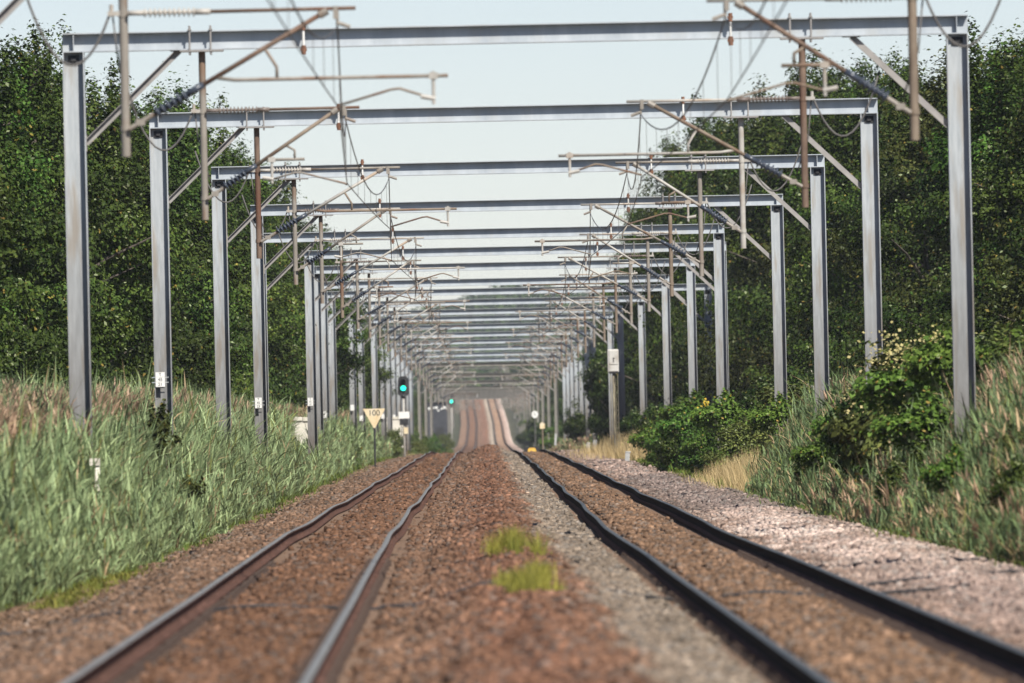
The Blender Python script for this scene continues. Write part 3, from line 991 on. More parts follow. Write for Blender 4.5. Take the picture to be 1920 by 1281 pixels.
def crown(h, rad, n_clump, n_leaf, leaf, seed, z0=.06, lead=4, pal=0, top=1.0):
    """crown of many leaf-sized faces gathered in clumps on limbs; returns (leaf mesh data, limb points)"""
    r = np.random.default_rng(seed)
    ph = r.uniform(0, 6.28, 8)
    P, BT = [], []
    per = 15
    for kb in range(int(n_clump * .90 / per)):            # boughs: each a fan of clumps with a gap round it
        t = 1 - (1 - z0) * r.uniform(.0, 1) ** .9
        a = kb * 2.39996 + r.normal(0, .35)
        env = min(1, (t - z0 + .05) / .20) ** .55 * (1 - max(0, (t - .40) / .62) ** 2.0 * top)
        lobe = .86 + .15 * math.sin(3 * a + ph[0] + 5 * t) + .12 * math.sin(5 * a - ph[1] + 9 * t)
        rr = rad * max(.06, env) * lobe * r.uniform(.58, 1.06)
        cx, cy, cz = math.cos(a) * rr, math.sin(a) * rr, t * h * .97
        bt = math.exp(r.normal(0, .22))
        sb = rad * r.uniform(.10, .185)
        for j in range(per):
            q = (j + .5) / per
            inw = 1 - .42 * (1 - q) ** 1.3
            P.append((cx * inw + r.normal(0, sb), cy * inw + r.normal(0, sb), cz - (1 - inw) * rad * .55 + r.normal(0, sb * .6), .9)); BT.append(bt)
    while len(P) < n_clump:                               # thin inner growth round the trunk
        t = r.uniform(z0, .85); a = r.uniform(0, 6.28)
        rr = rad * .45 * r.random() ** .5
        P.append((math.cos(a) * rr, math.sin(a) * rr, t * h, .3)); BT.append(.9)
    for k in range(lead):
        a = r.uniform(0, 6.28); rr = rad * r.uniform(.05, .5); ht = h * r.uniform(.90, 1.08)
        for j in range(6):
            P.append((math.cos(a) * rr + r.normal(0, .06), math.sin(a) * rr + r.normal(0, .06), ht - j * .030 * h, 1.0)); BT.append(1.1)
    P = np.array(P)
    C, Nn, S, T = [], [], [], []
    greens = {0: ((.020, .040, .007), (.078, .112, .021)), 1: ((.030, .040, .009), (.072, .076, .019)), 2: ((.036, .076, .012), (.110, .180, .030)),
              3: ((.075, .105, .028), (.17, .20, .055))}[pal]
    for (x, y, z, q), bt in zip(P, BT):
        k = int(n_leaf * r.uniform(.6, 1.4) * (1.0 if q != 1.0 else .6))
        sg = rad * r.uniform(.045, .095) * (1.0 if q > .5 else 1.9)
        if q == 1.0: sg *= .6
        o = r.normal(0, 1, (k, 3)) * np.array([sg, sg, sg * (.75 if z < h * .86 else 1.7)])
        c = np.array([x, y, z]) + o
        out = c - np.array([0, 0, h * .45])
        out[:, 2] *= .5
        nn = out / (np.linalg.norm(out, axis=1, keepdims=True) + .01) * .45 + o / (np.linalg.norm(o, axis=1, keepdims=True) + .01) * .55 + r.normal(0, .46, (k, 3)) + np.array([0, 0, .35])
        C.append(c); Nn.append(nn); S.append(leaf * r.uniform(.65, 1.3, k))
        t = np.clip(r.normal(.45, .28, k) + r.normal(0, .12), 0, 1)[:, None]
        col = np.array(greens[0]) * (1 - t) + np.array(greens[1]) * t
        u = r.random(k)
        col[u < .03] = np.array([.20, .23, .12])
        col[u > .985] = np.array([.20, .15, .035])
        T.append(col * bt * np.exp(r.normal(0, .08)))
    C = np.concatenate(C); Nn = np.concatenate(Nn); S = np.concatenate(S); T = np.concatenate(T)
    ok = C[:, 2] > .02
    return C[ok], Nn[ok], S[ok], T[ok], P, r

def tree_mesh(h, rad, n_clump, n_leaf, leaf, seed, **kw):
    C, Nn, S, T, P, r = crown(h, rad, n_clump, n_leaf, leaf, seed, **kw)
    v = leaf_quads(C, Nn, S, r)
    f = np.arange(len(C) * 4).reshape(-1, 4)
    me = np_mesh('crown', v.reshape(-1, 3), f, np.repeat(T, 4, 0))
    me.materials.append(M['leaf'])
    b = MB()
    tk = [(0, 0, -.4)]
    n = 7
    for k in range(1, n + 1):
        t = k / n
        tk.append((math.sin(k * 1.3 + seed) * .10 * t, math.cos(k * 1.7 + seed) * .10 * t, h * .93 * t))
    b.tube(tk, .1, 9, [max(.012, h * .014 * (1 - .9 * k / n)) for k in range(n + 1)])
    for (x, y, z, q) in P[::max(1, len(P) // 42)]:
        zb = max(.1, z - .55 * math.hypot(x, y))
        t = min(.99, zb / (h * .93)); k = t * n; i = int(k); fr = k - i
        p0 = Vector(tk[i]).lerp(Vector(tk[min(i + 1, n)]), fr)
        p2 = Vector((x, y, z)); pm = p0.lerp(p2, .5) + Vector((0, 0, .06 * h * .3))
        rr = h * .0055
        b.tube([p0, pm, p2], .02, 6, [rr, rr * .65, rr * .25])
    tm = b.mesh('trunk'); tm.materials.append(M['bark'])
    return me, tm

TREES = [tree_mesh(10, 3.1, 430, 150, .058, 11, pal=0, lead=14), tree_mesh(10, 2.8, 400, 150, .055, 12, pal=0, lead=18, top=.9), tree_mesh(10, 3.3, 430, 140, .058, 13, pal=1, lead=10),
         tree_mesh(10, 2.9, 410, 150, .056, 14, pal=2, lead=16), tree_mesh(10, 3.2, 430, 145, .058, 15, pal=0, lead=12)]
KIND = ['bushy green tree', 'upright pointed green tree', 'brownish green tree', 'fresh green tree', 'broad green tree']
USED = {}
def place(meshes, name, trunk_name, x, d, h, nominal, w, label, cat, group, rz=None, dz=0.0):
    if name == 'shrub': rz = 0.0
    o = empty(name, (x, d, float(ground_z(x, d)) + dz), random.uniform(0, 6.28) if rz is None else rz)
    s = h / nominal
    o.scale = (s * w, s * w, s)
    link('crown' if name == 'tree' else 'foliage', meshes[0], None, o)
    link(trunk_name, meshes[1], None, o)
    tag(o, label, cat, group)
    return o

def near_portal(d):
    k = (d - 209) / 50 + 1 if d < 1109 else 19 + (d - 1109) / 140
    i = int(math.floor(k))
    if i < 1: return 'in front of the tallest portal'
    a = 'tallest' if i == 1 else ordinal(i)
    return 'between the %s and %s portals' % (a, ordinal(i + 1))

def tree_at(x, d, h, v, w=1.0):
    side = 'the reed bed and green signals' if x < 0 else 'the pink ballast and grey signal box'
    lab = '%s behind %s, %s' % (KIND[v], 'the reeds' if x < 0 else 'the shrubs', near_portal(d))
    grp = 'trees walling the %s side' % ('reed bed' if x < 0 else 'pink ballast')
    key = lab
    n = USED.get(key, 0); USED[key] = n + 1
    if n:
        lab = lab.replace(KIND[v], ('next ' if n == 1 else 'further ') + KIND[v])
    place(TREES[v], 'tree', 'trunk', x, d, h, 10, w, lab, 'tree', grp)

def plant_rows():
    r = random.Random(21)
    order = [0, 1, 4, 0, 3, 1, 0, 4]
    k = 0
    d = 262
    while d < 980:                                     # reed-bed side
        x = np.interp(d, [260, 330, 420, 700, 980], [-11.2, -10.6, -9.7, -9.6, -9.9]) + r.uniform(-.5, .4)
        h = np.interp(d, [260, 330, 400, 470, 600, 980], [9.2, 9.7, 10.2, 10.7, 11.2, 10.6]) * r.uniform(.90, 1.05)
        tree_at(x, d, h, order[k % 8], r.uniform(.95, 1.1)); k += 1
        d += np.interp(d, [260, 500, 980], [13, 17, 26]) * r.uniform(.8, 1.2)
    d = 300
    while d < 700:                                     # second row
        tree_at(np.interp(d, [300, 700], [-16.5, -14]) + r.uniform(-1, 1), d, np.interp(d, [300, 420, 700], [9.2, 10.6, 11.6]) * r.uniform(.9, 1.06), order[(k + 3) % 8], 1.1); k += 1
        d += 34 * r.uniform(.8, 1.2)
    d = 268
    ro = [2, 0, 1, 2, 4, 1, 0, 3, 1]
    while d < 980:                                     # pink-ballast side
        x = np.interp(d, [260, 340, 450, 560, 700, 800, 880, 980], [13.6, 13.6, 13.5, 13.0, 12.0, 11.0, 10.6, 10.2]) + r.uniform(-.4, .5)
        h = np.interp(d, [260, 340, 450, 560, 700, 800, 980], [8.4, 9.2, 11.0, 13.2, 14.4, 14.4, 12]) * r.uniform(.90, 1.04)
        v = 2 if d < 330 else ro[k % 9]
        tree_at(x, d, h, v, r.uniform(.95, 1.1)); k += 1
        d += np.interp(d, [260, 500, 980], [13, 17, 26]) * r.uniform(.8, 1.2)
    d = 330
    while d < 800:
        tree_at(np.interp(d, [330, 800], [17.5, 13.5]) + r.uniform(-1, 1), d, np.interp(d, [330, 450, 800], [9.6, 11.0, 12.5]) * r.uniform(.9, 1.06), ro[(k + 3) % 9], 1.1); k += 1
        d += 36 * r.uniform(.8, 1.2)
    for sd in (-1, 1):                                 # thinner lines further on
        d = 1000
        while d < 3300:
            x = sd * r.uniform(8.2, 10.5)
            h = np.interp(d, [1000, 1400, 2000, 3300], [9, 7.5, 7, 7.5]) * r.uniform(.75, 1.1)
            tree_at(x, d, h, order[k % 8], 1.2); k += 1
            d += r.uniform(30, 55) * d / 1100
plant_rows()

SHRUB = [tree_mesh(2, 1.15, 110, 85, .045, 31, z0=.03, lead=4, pal=2, top=.8), tree_mesh(2, 1.25, 120, 85, .05, 32, z0=.03, lead=3, pal=0, top=.8),
         tree_mesh(2, 1.2, 120, 80, .05, 33, z0=.03, lead=5, pal=3, top=.8), tree_mesh(2, .62, 60, 40, .045, 34, z0=.03, lead=6, pal=1, top=.9)]
def shrub(v, x, d, h, w, label):
    return place(SHRUB[v], 'shrub', 'stem', x, d, h, 2, w, label, 'shrub', 'trackside shrubs')
def blossom(o, c1, c2, n, seed, zmin=.5, size=.03):
    """flower heads over the outer foliage of a shrub"""
    r = np.random.default_rng(seed)
    me = o.children[0].data
    co = np.empty(len(me.vertices) * 3, np.float32); me.vertices.foreach_get('co', co); co = co.reshape(-1, 3)
    ok = co[(co[:, 2] > 2 * zmin) & (co[:, 1] < .5) | (co[:, 2] > 1.75)]
    # flowers gather in patches
    ctr = ok[r.integers(0, len(ok), max(6, n // 14))]
    c = ctr[r.integers(0, len(ctr), n)] + r.normal(0, .11, (n, 3)) + np.array([0, -.05, .05])
    v = leaf_quads(c, r.normal(0, .4, (n, 3)) + np.array([0, -.5, .7]), size * r.uniform(.6, 1.5, n), r, .9)
    t = r.random((n, 1))
    col = np.array(c1) * (1 - t) + np.array(c2) * t
    f = link('blossom', np_mesh('blossom', v.reshape(-1, 3), np.arange(n * 4).reshape(-1, 4), np.repeat(col, 4, 0)), M['reed'], o)
    f.rotation_euler = (0, 0, 0)

o = shrub(2, 7.0, 236, 2.5, 1.05, 'big bramble bush with creamy yellow blossom before the second portal column'); blossom(o, (.42, .36, .14), (.50, .44, .20), 2600, 1, .62, .019)
o = shrub(0, 7.55, 229, 2.75, .8, 'bright green bush rising behind the creamy blossomed bramble')
shrub(1, 6.5, 242, 2.3, .8, 'dark green bramble below the creamy blossomed bush')
shrub(2, 8.3, 222, 2.2, .9, 'olive bush between the blossomed bramble and the tall dry reeds')
o = shrub(1, 8.6, 425, 2.3, 1.15, 'elder bush with white flower heads by the fourth portal column'); blossom(o, (.42, .43, .33), (.55, .55, .45), 260, 2, .5, .03)
o = shrub(1, 9.6, 430, 2.15, 1.0, 'elder bush with sparse white flowers behind the fourth portal column'); blossom(o, (.42, .42, .32), (.55, .52, .42), 110, 3, .6, .035)
shrub(3 - 3, 6.1, 438, 2.15, 1.05, 'dense mid-green shrub standing forward beside the dry grass')
shrub(1, 5.9, 446, 1.7, .9, 'low dark green shrub at the foot of the dense mid-green one')
o = shrub(0, 7.3, 440, 2.0, 1.1, 'rounded green shrub with yellow flowers among the shrubs'); blossom(o, (.55, .36, .03), (.65, .45, .06), 110, 4, .5, .04)
shrub(0, 7.1, 405, 1.7, 1.1, 'bright green shrub below the elder bush')
shrub(0, 8.0, 412, 1.7, 1.2, 'green shrub at the foot of the fourth portal column')
shrub(0, 7.0, 342, 1.95, 1.0, 'low green shrub between the reeds and the dry grass clumps')
shrub(0, 7.6, 520, 1.9, 1.3, 'green shrub in front of the sixth portal column')
shrub(1, 7.0, 640, 1.9, 1.3, 'dark shrub on the slope behind the dry grass')
shrub(0, 8.3, 600, 2.1, 1.3, 'green shrub under the trees behind the dry grass')
shrub(1, 6.9, 800, 2.3, 1.2, 'dark bush on the slope beside the grey signal box post')
shrub(0, 6.9, 470, 2.3, 1.3, 'broad leafy green shrub at the back of the trackside shrubs')
shrub(0, 5.7, 462, 1.7, .9, 'fresh green shrub leaning out over the shoulder ballast')
place(SHRUB[1], 'shrub', 'stem', 6.7, 765, 5.6, 2, .55, 'tall dark bush overhanging the thirteenth portal column', 'shrub', 'trackside shrubs')
shrub(1, 6.2, 880, 2.7, 1.2, 'dark bush at the top of the far green slope')
shrub(3, -5.35, 243, 2.3, .75, 'thin dark sapling rising out of the reeds by the second portal column')
shrub(3, -5.9, 236, 1.9, .7, 'small dark sapling beside the thin one in the reeds')
shrub(3, -6.4, 205, 2.1, .8, 'dark weedy bush in the reeds near the tallest column')
shrub(0, -5.85, 600, 1.65, 1.05, 'dark green bush at the edge of the reeds below the 100 sign')
shrub(0, -6.3, 640, 1.7, 1.0, 'second dark green bush behind the one below the 100 sign')
shrub(0, -5.0, 1250, 2.2, 1.1, 'bright green bush beside the distant track before the dark hut')
shrub(0, -4.6, 1330, 2.5, 1.0, 'tall bright green bush between the two green signals')
shrub(2, -5.4, 1080, 2.0, 1.0, 'pale green bush behind the whitewashed low wall')
shrub(0, 6.55, 391, 2.3, 1.05, 'leafy green shrub hiding the foot of the fifth portal column')
shrub(2, 6.35, 372, 1.5, 1.0, 'light green shrub just behind the straw-coloured grass clump')
shrub(0, 7.25, 233, 2.45, 1.25, 'broad leafy green bush in the heart of the blossomed bramble bank')
shrub(0, 6.75, 219, 1.9, 1.15, 'leafy green bush spilling towards the ballast before the blossomed bramble')
shrub(0, 8.6, 226, 2.55, 1.1, 'leafy green bush beside the second portal column and the dry reeds')
shrub(0, 6.55, 252, 2.0, 1.05, 'leafy green bramble shoulder below the creamy blossomed bush')
shrub(2, 7.9, 240, 2.45, 1.1, 'broad light green bramble mound behind the creamy blossomed bush')
shrub(0, 6.2, 264, 1.55, 1.0, 'low leafy bramble where the blossomed bank meets the reeds')
shrub(0, 6.1, 405, 1.5, 1.0, 'low leafy shrub at the front edge of the central shrub group')
shrub(2, 7.9, 385, 2.0, 1.2, 'light green shrub wrapping the foot of the fourth portal column')
shrub(0, 5.6, 486, 1.9, 1.0, 'round green shrub at the far end of the central shrub group')
shrub(1, 6.4, 500, 2.2, 1.1, 'dark leafy shrub at the far end of the central shrub group')
shrub(2, -5.3, 845, 1.75, .8, 'grey-green bush hiding the foot of the whitewashed low wall')
shrub(1, 6.6, 176, 1.25, .9, 'low dark bramble at the ballast edge before the dry-headed reeds')
shrub(0, 6.35, 196, 1.35, .9, 'leafy green weed clump at the ballast edge before the dark reeds')
shrub(1, 6.2, 214, 1.3, .8, 'dark leafy clump at the foot of the blossomed bramble bank')
shrub(2, 7.4, 186, 1.9, .8, 'olive bramble clump swallowed by the dark reeds')
shrub(1, 6.3, 275, 1.3, .8, 'dark clump in the reeds beyond the blossomed bramble')
shrub(2, -4.7, 1010, 1.5, 1.1, 'yellowish low bush just past the green signal post')
shrub(0, -4.5, 1130, 1.9, 1.0, 'leafy bush creeping towards the far rails')
shrub(2, -4.3, 1500, 2.6, 1.0, 'pale bush under the distant green signal')
shrub(2, -6.2, 900, 1.6, 1.1, 'small pale bush beside the whitewashed low wall')
shrub(0, 5.6, 1160, 2.0, 1.5, 'pale green bush on the far slope by the white eight-sided sign')
shrub(1, 6.5, 1500, 3.4, 1.4, 'hazy green bush at the far end of the column row')
shrub(1, 7.6, 1700, 4.2, 1.4, 'hazy tall bush behind the far columns')
shrub(1, 5.6, 1900, 2.6, 1.4, 'dark hazy bush beside the rising far track')
shrub(0, -6.6, 2000, 3.4, 1.4, 'hazy green bush beside the rising far track')

def far_shrubs():
    r = random.Random(5)
    for sd in (-1, 1):
        d = 1210
        k = 0
        while d < 3250:
            k += 1
            h = r.uniform(1.6, 3.2) * (1.3 if d > 2000 else 1)
            off = 4.7 + .80 * h + r.uniform(0, 1.5)
            shrub(0 if r.random() < .6 else 2, float(xc(d)) + sd * off, d, h, r.uniform(1.1, 1.5),
                  'hazy far bush %s, on the %s side' % (near_portal(d), 'green signal' if sd < 0 else 'eight-sided sign'))
            d += r.uniform(38, 70)
far_shrubs()

# ------------------------------------------------------------------ reeds and grasses (nobody could count them)
def strips(base, az, length, width, lean0, lean1, r, seg=3):
    """arching blades: lean0/lean1 = angle from vertical at the foot and at the tip"""
    N = len(base)
    pts = [base]
    p = base.copy()
    for k in range(seg):
        t = (k + .5) / seg
        an = lean0 * (1 - t) + lean1 * t
        st = length / seg
        p = p + np.stack([np.sin(an) * np.cos(az) * st, np.sin(an) * np.sin(az) * st, np.cos(an) * st], -1)
        pts.append(p)
    side = np.stack([-np.sin(az), np.cos(az), np.zeros(N)], -1)
    tw = r.uniform(-1.2, 1.2, N)
    up = np.array([0, 0, 1.0])
    side = side * np.cos(tw)[:, None] + up[None] * np.sin(tw)[:, None] * .6
    V = []
    for k, q in enumerate(pts):
        w = width * (.7, 1.0, .75, .06)[k] if seg == 3 else width * (1.0, .8, .1)[k]
        V += [q - side * w[:, None], q + side * w[:, None]]
    V = np.stack(V, 1)
    f = np.array([(2 * k, 2 * k + 1, 2 * k + 3, 2 * k + 2) for k in range(seg)])
    return V, f

def gather(parts):
    vs, fs, cs, o = [], [], [], 0
    for V, f, c in parts:
        N, k, _ = V.shape
        vs.append(V.reshape(-1, 3)); cs.append(np.repeat(c, k, 0))
        fs.append(((np.arange(N) * k)[:, None, None] + f[None]).reshape(-1, 4) + o)
        o += N * k
    return np.concatenate(vs), np.concatenate(fs), np.concatenate(cs)

def reeds(x, d, hgt, r, wind, plume_p, wscale=1.0, dry=.03, nb=8, pal=((.11, .165, .07), (.34, .42, .20)), plume_fn=None):
    N = len(x)
    z = ground_z(x, d)
    base = np.stack([x, d, z], -1)
    parts = []
    tone = .45 + 1.1 * fbm(x * 1.3, d * .3, 1.1, 47)
    az = wind + r.normal(0, 1.3, N)
    st = r.uniform(.03, .16, N)
    isdry = r.random(N) < dry
    def col(n, k=None):
        t = np.clip(r.normal(.5, .3, n), 0, 1)[:, None]
        c = np.array(pal[0]) * (1 - t) + np.array(pal[1]) * t
        c = c * np.exp(r.normal(0, .16, n))[:, None]
        if k is not None:
            c = np.where(isdry[k][:, None], np.array([.36, .26, .14]) * r.uniform(.7, 1.2, (n, 1)), c)
            y = r.random(n) < .06
            c[y] = np.array([.20, .22, .06])
            c = c * tone[k][:, None]
        return c
    V, f = strips(base, az, hgt, np.full(N, .006 * wscale), st * .3, st * 2.2, r)
    sc = np.where(isdry[:, None], np.array([.34, .25, .14]), np.array([.14, .16, .07]) * r.uniform(.7, 1.2, (N, 1)))
    parts.append((V, f, sc))
    an_tip = st * 1.3
    for b in range(nb):
        k = np.arange(N)
        t = (b + r.uniform(.1, .9, N)) / nb * .82 + .16
        p = base + np.stack([np.sin(an_tip * t) * np.cos(az) * hgt * t, np.sin(an_tip * t) * np.sin(az) * hgt * t, np.cos(an_tip * t) * hgt * t], -1)
        a2 = az + r.normal(0, 2.2, N)
        V, f = strips(p, a2, hgt * r.uniform(.18, .46, N), r.uniform(.007, .020, N) * wscale, r.uniform(.10, .60, N), r.uniform(.25, 1.5, N) ** 1.3, r)
        parts.append((V, f, col(N, k)))
    pk = np.where((r.random(N) < plume_p))[0] if plume_fn is None else np.where(r.random(N) < plume_fn)[0]
    if len(pk):
        tip = base[pk] + np.stack([np.sin(an_tip[pk]) * np.cos(az[pk]) * hgt[pk], np.sin(an_tip[pk]) * np.sin(az[pk]) * hgt[pk], np.cos(an_tip[pk]) * hgt[pk]], -1)
        for b in range(9):
            n = len(pk)
            q = tip + np.stack([r.normal(0, .012, n), r.normal(0, .012, n), r.uniform(-.10, .10, n)], -1)
            V, f = strips(q, az[pk] + r.normal(0, .9, n), r.uniform(.14, .32, n), r.uniform(.012, .026, n) * wscale, r.uniform(.05, .5, n), r.uniform(.3, 1.3, n), r, 2)
            t = r.random((n, 1))
            parts.append((V, f, (np.array([.32, .20, .125]) * (1 - t) + np.array([.55, .39, .26]) * t)))
    return parts

def left_edge(d):
    return np.interp(d, [120, 150, 166, 190, 250, 290, 330, 409, 540, 900, 1400], [-5.5, -5.45, -5.25, -4.85, -4.8, -4.85, -5.0, -5.15, -5.35, -5.5, -5.5])
def right_edge(d):
    return np.interp(d, [120, 164, 206, 266, 330], [6.2, 6.0, 5.6, 5.5, 5.9])
def build_reeds():
    r = np.random.default_rng(77)
    parts = []
    for d0, d1, dens, ws in ((140, 220, 40, 1.0), (220, 320, 30, 1.1), (320, 480, 18, 1.35), (480, 950, 9, 1.9)):
        n = int((d1 - d0) * 3.6 * dens)
        d = r.uniform(d0, d1, n); u = r.random(n) ** 1.15
        x = left_edge(d) + .25 * (fbm(d * .4, d * 0, 1.5, 61) - .5) * 2 - u * 2.9
        patch = fbm(x, d * .25, 1.6, 31)
        h = (.85 + 1.1 * np.clip(u * 3.0, 0, 1)) * (.78 + .4 * patch) * r.uniform(.78, 1.12, n)
        h *= np.interp(d, [140, 230, 300, 400, 950], [.70, .90, .98, .98, .9])
        pf = np.clip((u - .42) * 2.6, 0, .9)
        h = np.where((d > 420) & (d < 570) & (np.abs(x / d + .0130) < .0009), h * .5, h)
        pm = r.random(n) < pf
        h = np.where(pm, h * 1.16, h)
        h = np.minimum(h, np.interp(d, [140, 300, 600], [1.78, 1.72, 1.62]) + r.normal(0, .14, n) + .16 * pm - ground_z(x, d))
        parts += reeds(x, d, h, r, .15, 0, ws, .05, 8 if d0 < 400 else 6, plume_fn=pm * 2.0)
    v, f, c = gather(parts)
    tag(link('reed_bed', np_mesh('reed_bed', v, f, c), M['reed']), 'grey-green reeds with brown feathery heads filling the bank by the green signals', 'reeds', kind='stuff')
    parts = []
    dk = ((.06, .10, .036), (.175, .24, .10))
    for d0, d1, dens, ws in ((150, 230, 42, 1.0), (230, 335, 30, 1.1)):
        n = int((d1 - d0) * 4.6 * dens)
        d = r.uniform(d0, d1, n); u = r.random(n) ** 1.25
        x = right_edge(d) + .3 * (fbm(d * .4, d * 0, 1.5, 63) - .5) * 2 + u * 4.6
        patch = fbm(x, d * .25, 1.4, 33)
        h = (.62 + 1.1 * np.clip(u * 2.6, 0, 1)) * (.70 + .5 * patch) * r.uniform(.75, 1.12, n)
        gap = (np.abs(d - 243) < 26) & (x > 6.0) & (x < 7.7) & (r.random(n) < .6)
        pf = np.where((x > 7.6) | (d > 255), np.clip((u - .30) * 1.2, 0, .42), .02)
        k = ~gap
        parts += reeds(x[k], d[k], h[k], r, math.pi - .2, 0, ws, .16, 8, dk, plume_fn=pf[k])
    n = 5200
    d = r.uniform(820, 1180, n); u = r.random(n)
    x = np.interp(d, [820, 900, 1180], [5.6, 4.6, 4.3]) + u * 3.2
    parts += reeds(x, d, (.7 + .9 * u) * r.uniform(.8, 1.15, n), r, math.pi - .2, 0, 2.6, .12, 6, ((.12, .17, .07), (.28, .33, .15)), plume_fn=np.full(n, .08))
    v, f, c = gather(parts)
    tag(link('reed_bed', np_mesh('reed_bed', v, f, c), M['reed']), 'dark green reeds with pale dry heads above the pink ballast', 'reeds', kind='stuff')
    # dry grass
    parts = []
    for xm, xs, d0, d1, n, h0, ws in ((6.0, .40, 322, 372, 8000, .95, 1.1), (6.75, .35, 300, 345, 3600, .78, 1.0), (6.5, 1.0, 570, 700, 14000, 1.25, 1.9), (5.0, .5, 880, 1010, 2500, .7, 2.6), (-4.9, .4, 960, 1120, 1600, .7, 2.6)):
        x = r.normal(xm, xs, n); d = r.uniform(d0, d1, n)
        base = np.stack([x, d, ground_z(x, d)], -1)
        V, f = strips(base, r.uniform(0, 6.28, n), h0 * r.uniform(.5, 1.15, n), r.uniform(.004, .008, n) * ws, r.uniform(0, .2, n), r.uniform(.2, .9, n), r)
        t = r.random((n, 1))
        parts.append((V, f, np.array([.42, .30, .13]) * (1 - t) + np.array([.66, .52, .28]) * t))
    v, f, c = gather(parts)
    tag(link('dry_grass', np_mesh('dry_grass', v, f, c), M['grass']), 'bleached straw-coloured grass in patches along the pink ballast', 'dry grass', kind='stuff')
    # short green growth along both edges
    parts = []
    n = 20000
    for side in (-1, 1):
        d = 125 + (r.random(n) ** 1.5) * (700 if side < 0 else 800)
        lumps = fbm(d * .35, d * 0 + side * 9, 2.4, 41)
        e = left_edge(d) if side < 0 else np.where(d < 330, right_edge(d), np.interp(d, [330, 400, 470, 640, 900], [5.75, 5.75, 5.8, 5.9, 5.6]))
        x = e - side * np.abs(r.normal(0, .20, n)) * np.where(lumps > .55, 1.3, .12) + side * r.random(n) * .6
        base = np.stack([x, d, np.maximum(ground_z(x, d), bed_z(x - xc(d), d) + zt(d) - .03 if True else 0)], -1)
        V, f = strips(base, r.uniform(0, 6.28, n), r.uniform(.06, .26, n) * np.where(d > 330, 1.7, 1), r.uniform(.005, .011, n) * np.interp(d, [125, 300, 900], [1, 1.4, 2.4]), r.uniform(0, .5, n), r.uniform(.5, 1.6, n), r)
        t = r.random((n, 1))
        parts.append((V, f, np.array([.07, .125, .02]) * (1 - t) + np.array([.17, .20, .035]) * t))
    for x0, x1, d0, d1, n in ((-4.95, -4.35, 156, 190, 3200), (-5.25, -4.7, 262, 300, 1800), (-5.6, -5.1, 430, 500, 1500), (5.2, 6.0, 385, 425, 2600)):
        x = r.triangular(x0, x0 if x0 < 0 else x1, x1, n); d = r.uniform(d0, d1, n)
        base = np.stack([x, d, np.maximum(ground_z(x, d), bed_z(x - xc(d), d) + zt(d) - .03)], -1)
        V, f = strips(base, r.uniform(0, 6.28, n), r.uniform(.05, .2, n), r.uniform(.005, .010, n) * 1.3, r.uniform(0, .7, n), r.uniform(.5, 1.6, n), r)
        t = r.random((n, 1))
        parts.append((V, f, np.array([.10, .125, .02]) * (1 - t) + np.array([.25, .235, .05]) * t))
    v, f, c = gather(parts)
    tag(link('verge_grass', np_mesh('verge_grass', v, f, c), M['grass']), 'short bright green grass edging the ballast shoulders', 'grass', kind='stuff')
build_reeds()

def tuft(x0, x1, d, hh, n, seed, label):
    r = np.random.default_rng(seed)
    xm = (x0 + x1) / 2
    nm = 11
    cx = r.uniform(x0, x1, nm); cd = r.normal(0, 3.2, nm)
    hk = r.uniform(.35, 1.25, nm); sk = r.uniform(.018, .06, nm)
    pk = hk * sk; pk = pk / pk.sum()
    k = r.choice(nm, n, p=pk)
    x = cx[k] + r.normal(0, 1, n) * sk[k]; dd = cd[k] + r.normal(0, .5, n)
    z = bed_z(x - float(xc(d)), d + dd) + float(zt(d)) - .02
    base = np.stack([x - xm, dd, z], -1)
    V, f = strips(base, r.uniform(0, 6.28, n), hh * hk[k] * r.uniform(.2, 1.2, n), r.uniform(.002, .005, n), r.uniform(0, .35, n), r.uniform(.2, 1.2, n), r)
    t = np.clip(r.random((n, 1)) * .6 + (r.random(nm)[k][:, None]) * .5, 0, 1)
    col = np.array([.085, .115, .018]) * (1 - t) + np.array([.42, .38, .07]) * t
    v, f, c = gather([(V, f, col)])
    o = link('grass_tuft', np_mesh('grass_tuft', v, f, c), M['grass'])
    o.location = (xm, d, 0)
    tag(o, label, 'grass tuft', 'grass tufts on the central mound')
tuft(.03, .68, 171, .30, 1900, 5, 'further yellow-green grass tuft growing on the brown mound between the tracks')
tuft(.12, .66, 132, .30, 1900, 6, 'nearer yellow-green grass tuft on the mound, crossed by the black cable')
tuft(.42, .62, 150, .20, 260, 8, 'small dark green weed between the two yellow-green tufts')

# ------------------------------------------------------------------ cables over the ballast
def ground_cable(x0, x1, d, rr, label, seed, sl=0.0):
    r = random.Random(seed)
    pts = []
    n = int((x1 - x0) / .12)
    ph = r.uniform(0, 6)
    for k in range(n + 1):
        x = x0 + (x1 - x0) * k / n
        dd = d + sl * (x - x0) + .5 * math.sin(x * 1.3 + ph)
        xr = x - float(xc(dd))
        z = float(bed_z(np.array(xr), dd)) + float(zt(dd)) + .03 + .012 * math.sin(x * 5.1 + ph)
        for t in (-3.05, -1.55, 1.55, 3.05):
            if abs(xr - t) < .16: z = min(z, float(zt(dd)) - .185)
        pts.append((x, dd, z))
    o = MB().tube(pts, rr, 8).build('ground_cable', M['sig_black'], None, True)
    tag(o, label, 'cable', 'cables lying on the ballast')
ground_cable(-5.2, 4.6, 136, .017, 'black cable lying right across both tracks past the nearer grass tuft', 1, .35)
ground_cable(3.3, 6.1, 146, .018, 'black cable end curling over the pink ballast shoulder', 2, 1.2)
ground_cable(3.1, 5.4, 549, .05, 'black cable running from the dark rail to a grey stub post', 3, -.6)

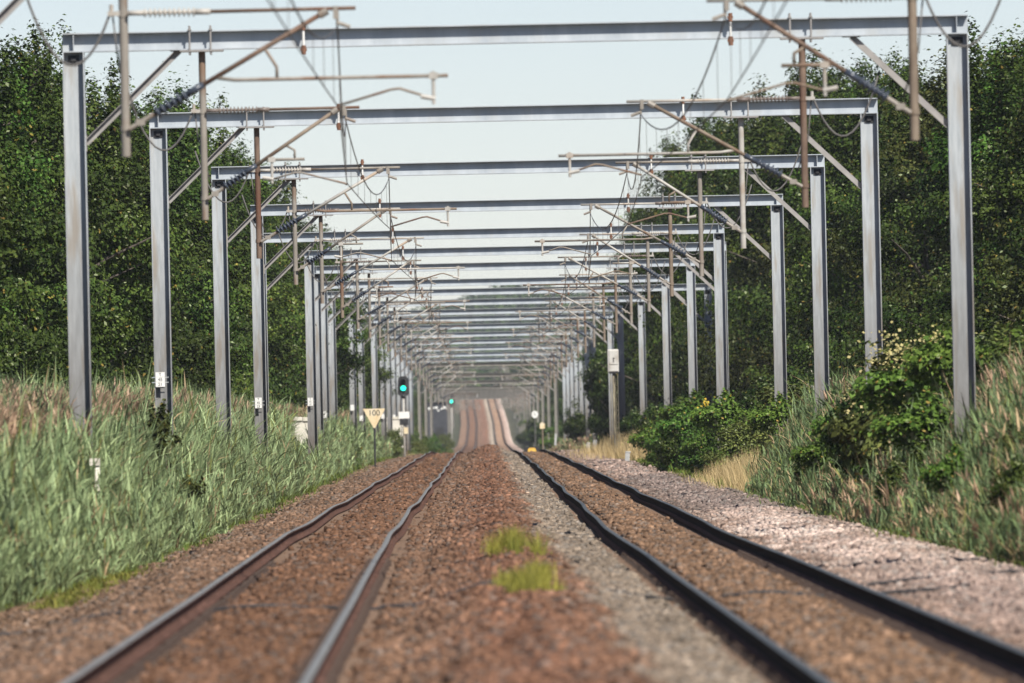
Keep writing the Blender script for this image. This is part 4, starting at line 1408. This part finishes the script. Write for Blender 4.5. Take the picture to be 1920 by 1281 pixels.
# ------------------------------------------------------------------ wooded hill far beyond the tracks
def far_wood():
    r = np.random.default_rng(91)
    C, Nn, S, T = [], [], [], []
    n = 1300
    dd = np.where(r.random(n) < .35, r.uniform(3300, 3700, n), r.uniform(3300, 4760, n)); xx = r.normal(-3, 24, n)
    for d, x in zip(dd, xx):
        if abs(x - xc(d)) < 5.6 and d < 3420: continue
        z = float(ground_z(x, d)); h = r.uniform(5, 11) if d > 3700 else r.uniform(4, 7)
        w = h * r.uniform(.3, .5)
        k = 170
        p = r.normal(0, 1, (k, 3)); p /= np.linalg.norm(p, axis=1, keepdims=True)
        p = p * (r.random((k, 1)) ** .35) * np.array([w, w, h * .5])
        C.append(p + np.array([x, d, z + h * .5])); Nn.append(p + r.normal(0, .8, (k, 3)) + np.array([0, 0, 1])); S.append(r.uniform(.5, 1.1, k))
        t = np.clip(r.normal(.5, .2, (k, 1)) + r.normal(0, .2), 0, 1)
        T.append(np.array([.030, .070, .014]) * (1 - t) + np.array([.095, .155, .035]) * t)
    C = np.concatenate(C); Nn = np.concatenate(Nn); S = np.concatenate(S); T = np.concatenate(T)
    v = leaf_quads(C, Nn, S, r, .8)
    o = link('far_wood', np_mesh('far_wood', v.reshape(-1, 3), np.arange(len(C) * 4).reshape(-1, 4), np.repeat(T, 4, 0)), M['leaf'])
    tag(o, 'hazy wooded hill closing the view beyond the rising far tracks', 'woodland', kind='stuff')
far_wood()

# ------------------------------------------------------------------ summer haze
HAZE = 0.00005
if HAZE:
    b = MB().box((0, 2400, 24), (6400, 6200, 56))
    m = bpy.data.materials.new('haze'); m.use_nodes = True
    nt = m.node_tree; nt.nodes.clear()
    pv = nt.nodes.new('ShaderNodeVolumePrincipled')
    pv.inputs['Color'].default_value = (.86, .91, .97, 1)
    pv.inputs['Density'].default_value = HAZE
    pv.inputs['Anisotropy'].default_value = 0.0
    ou = nt.nodes.new('ShaderNodeOutputMaterial')
    nt.links.new(pv.outputs[0], ou.inputs['Volume'])
    o = b.build('haze', m)
    tag(o, kind='stuff')
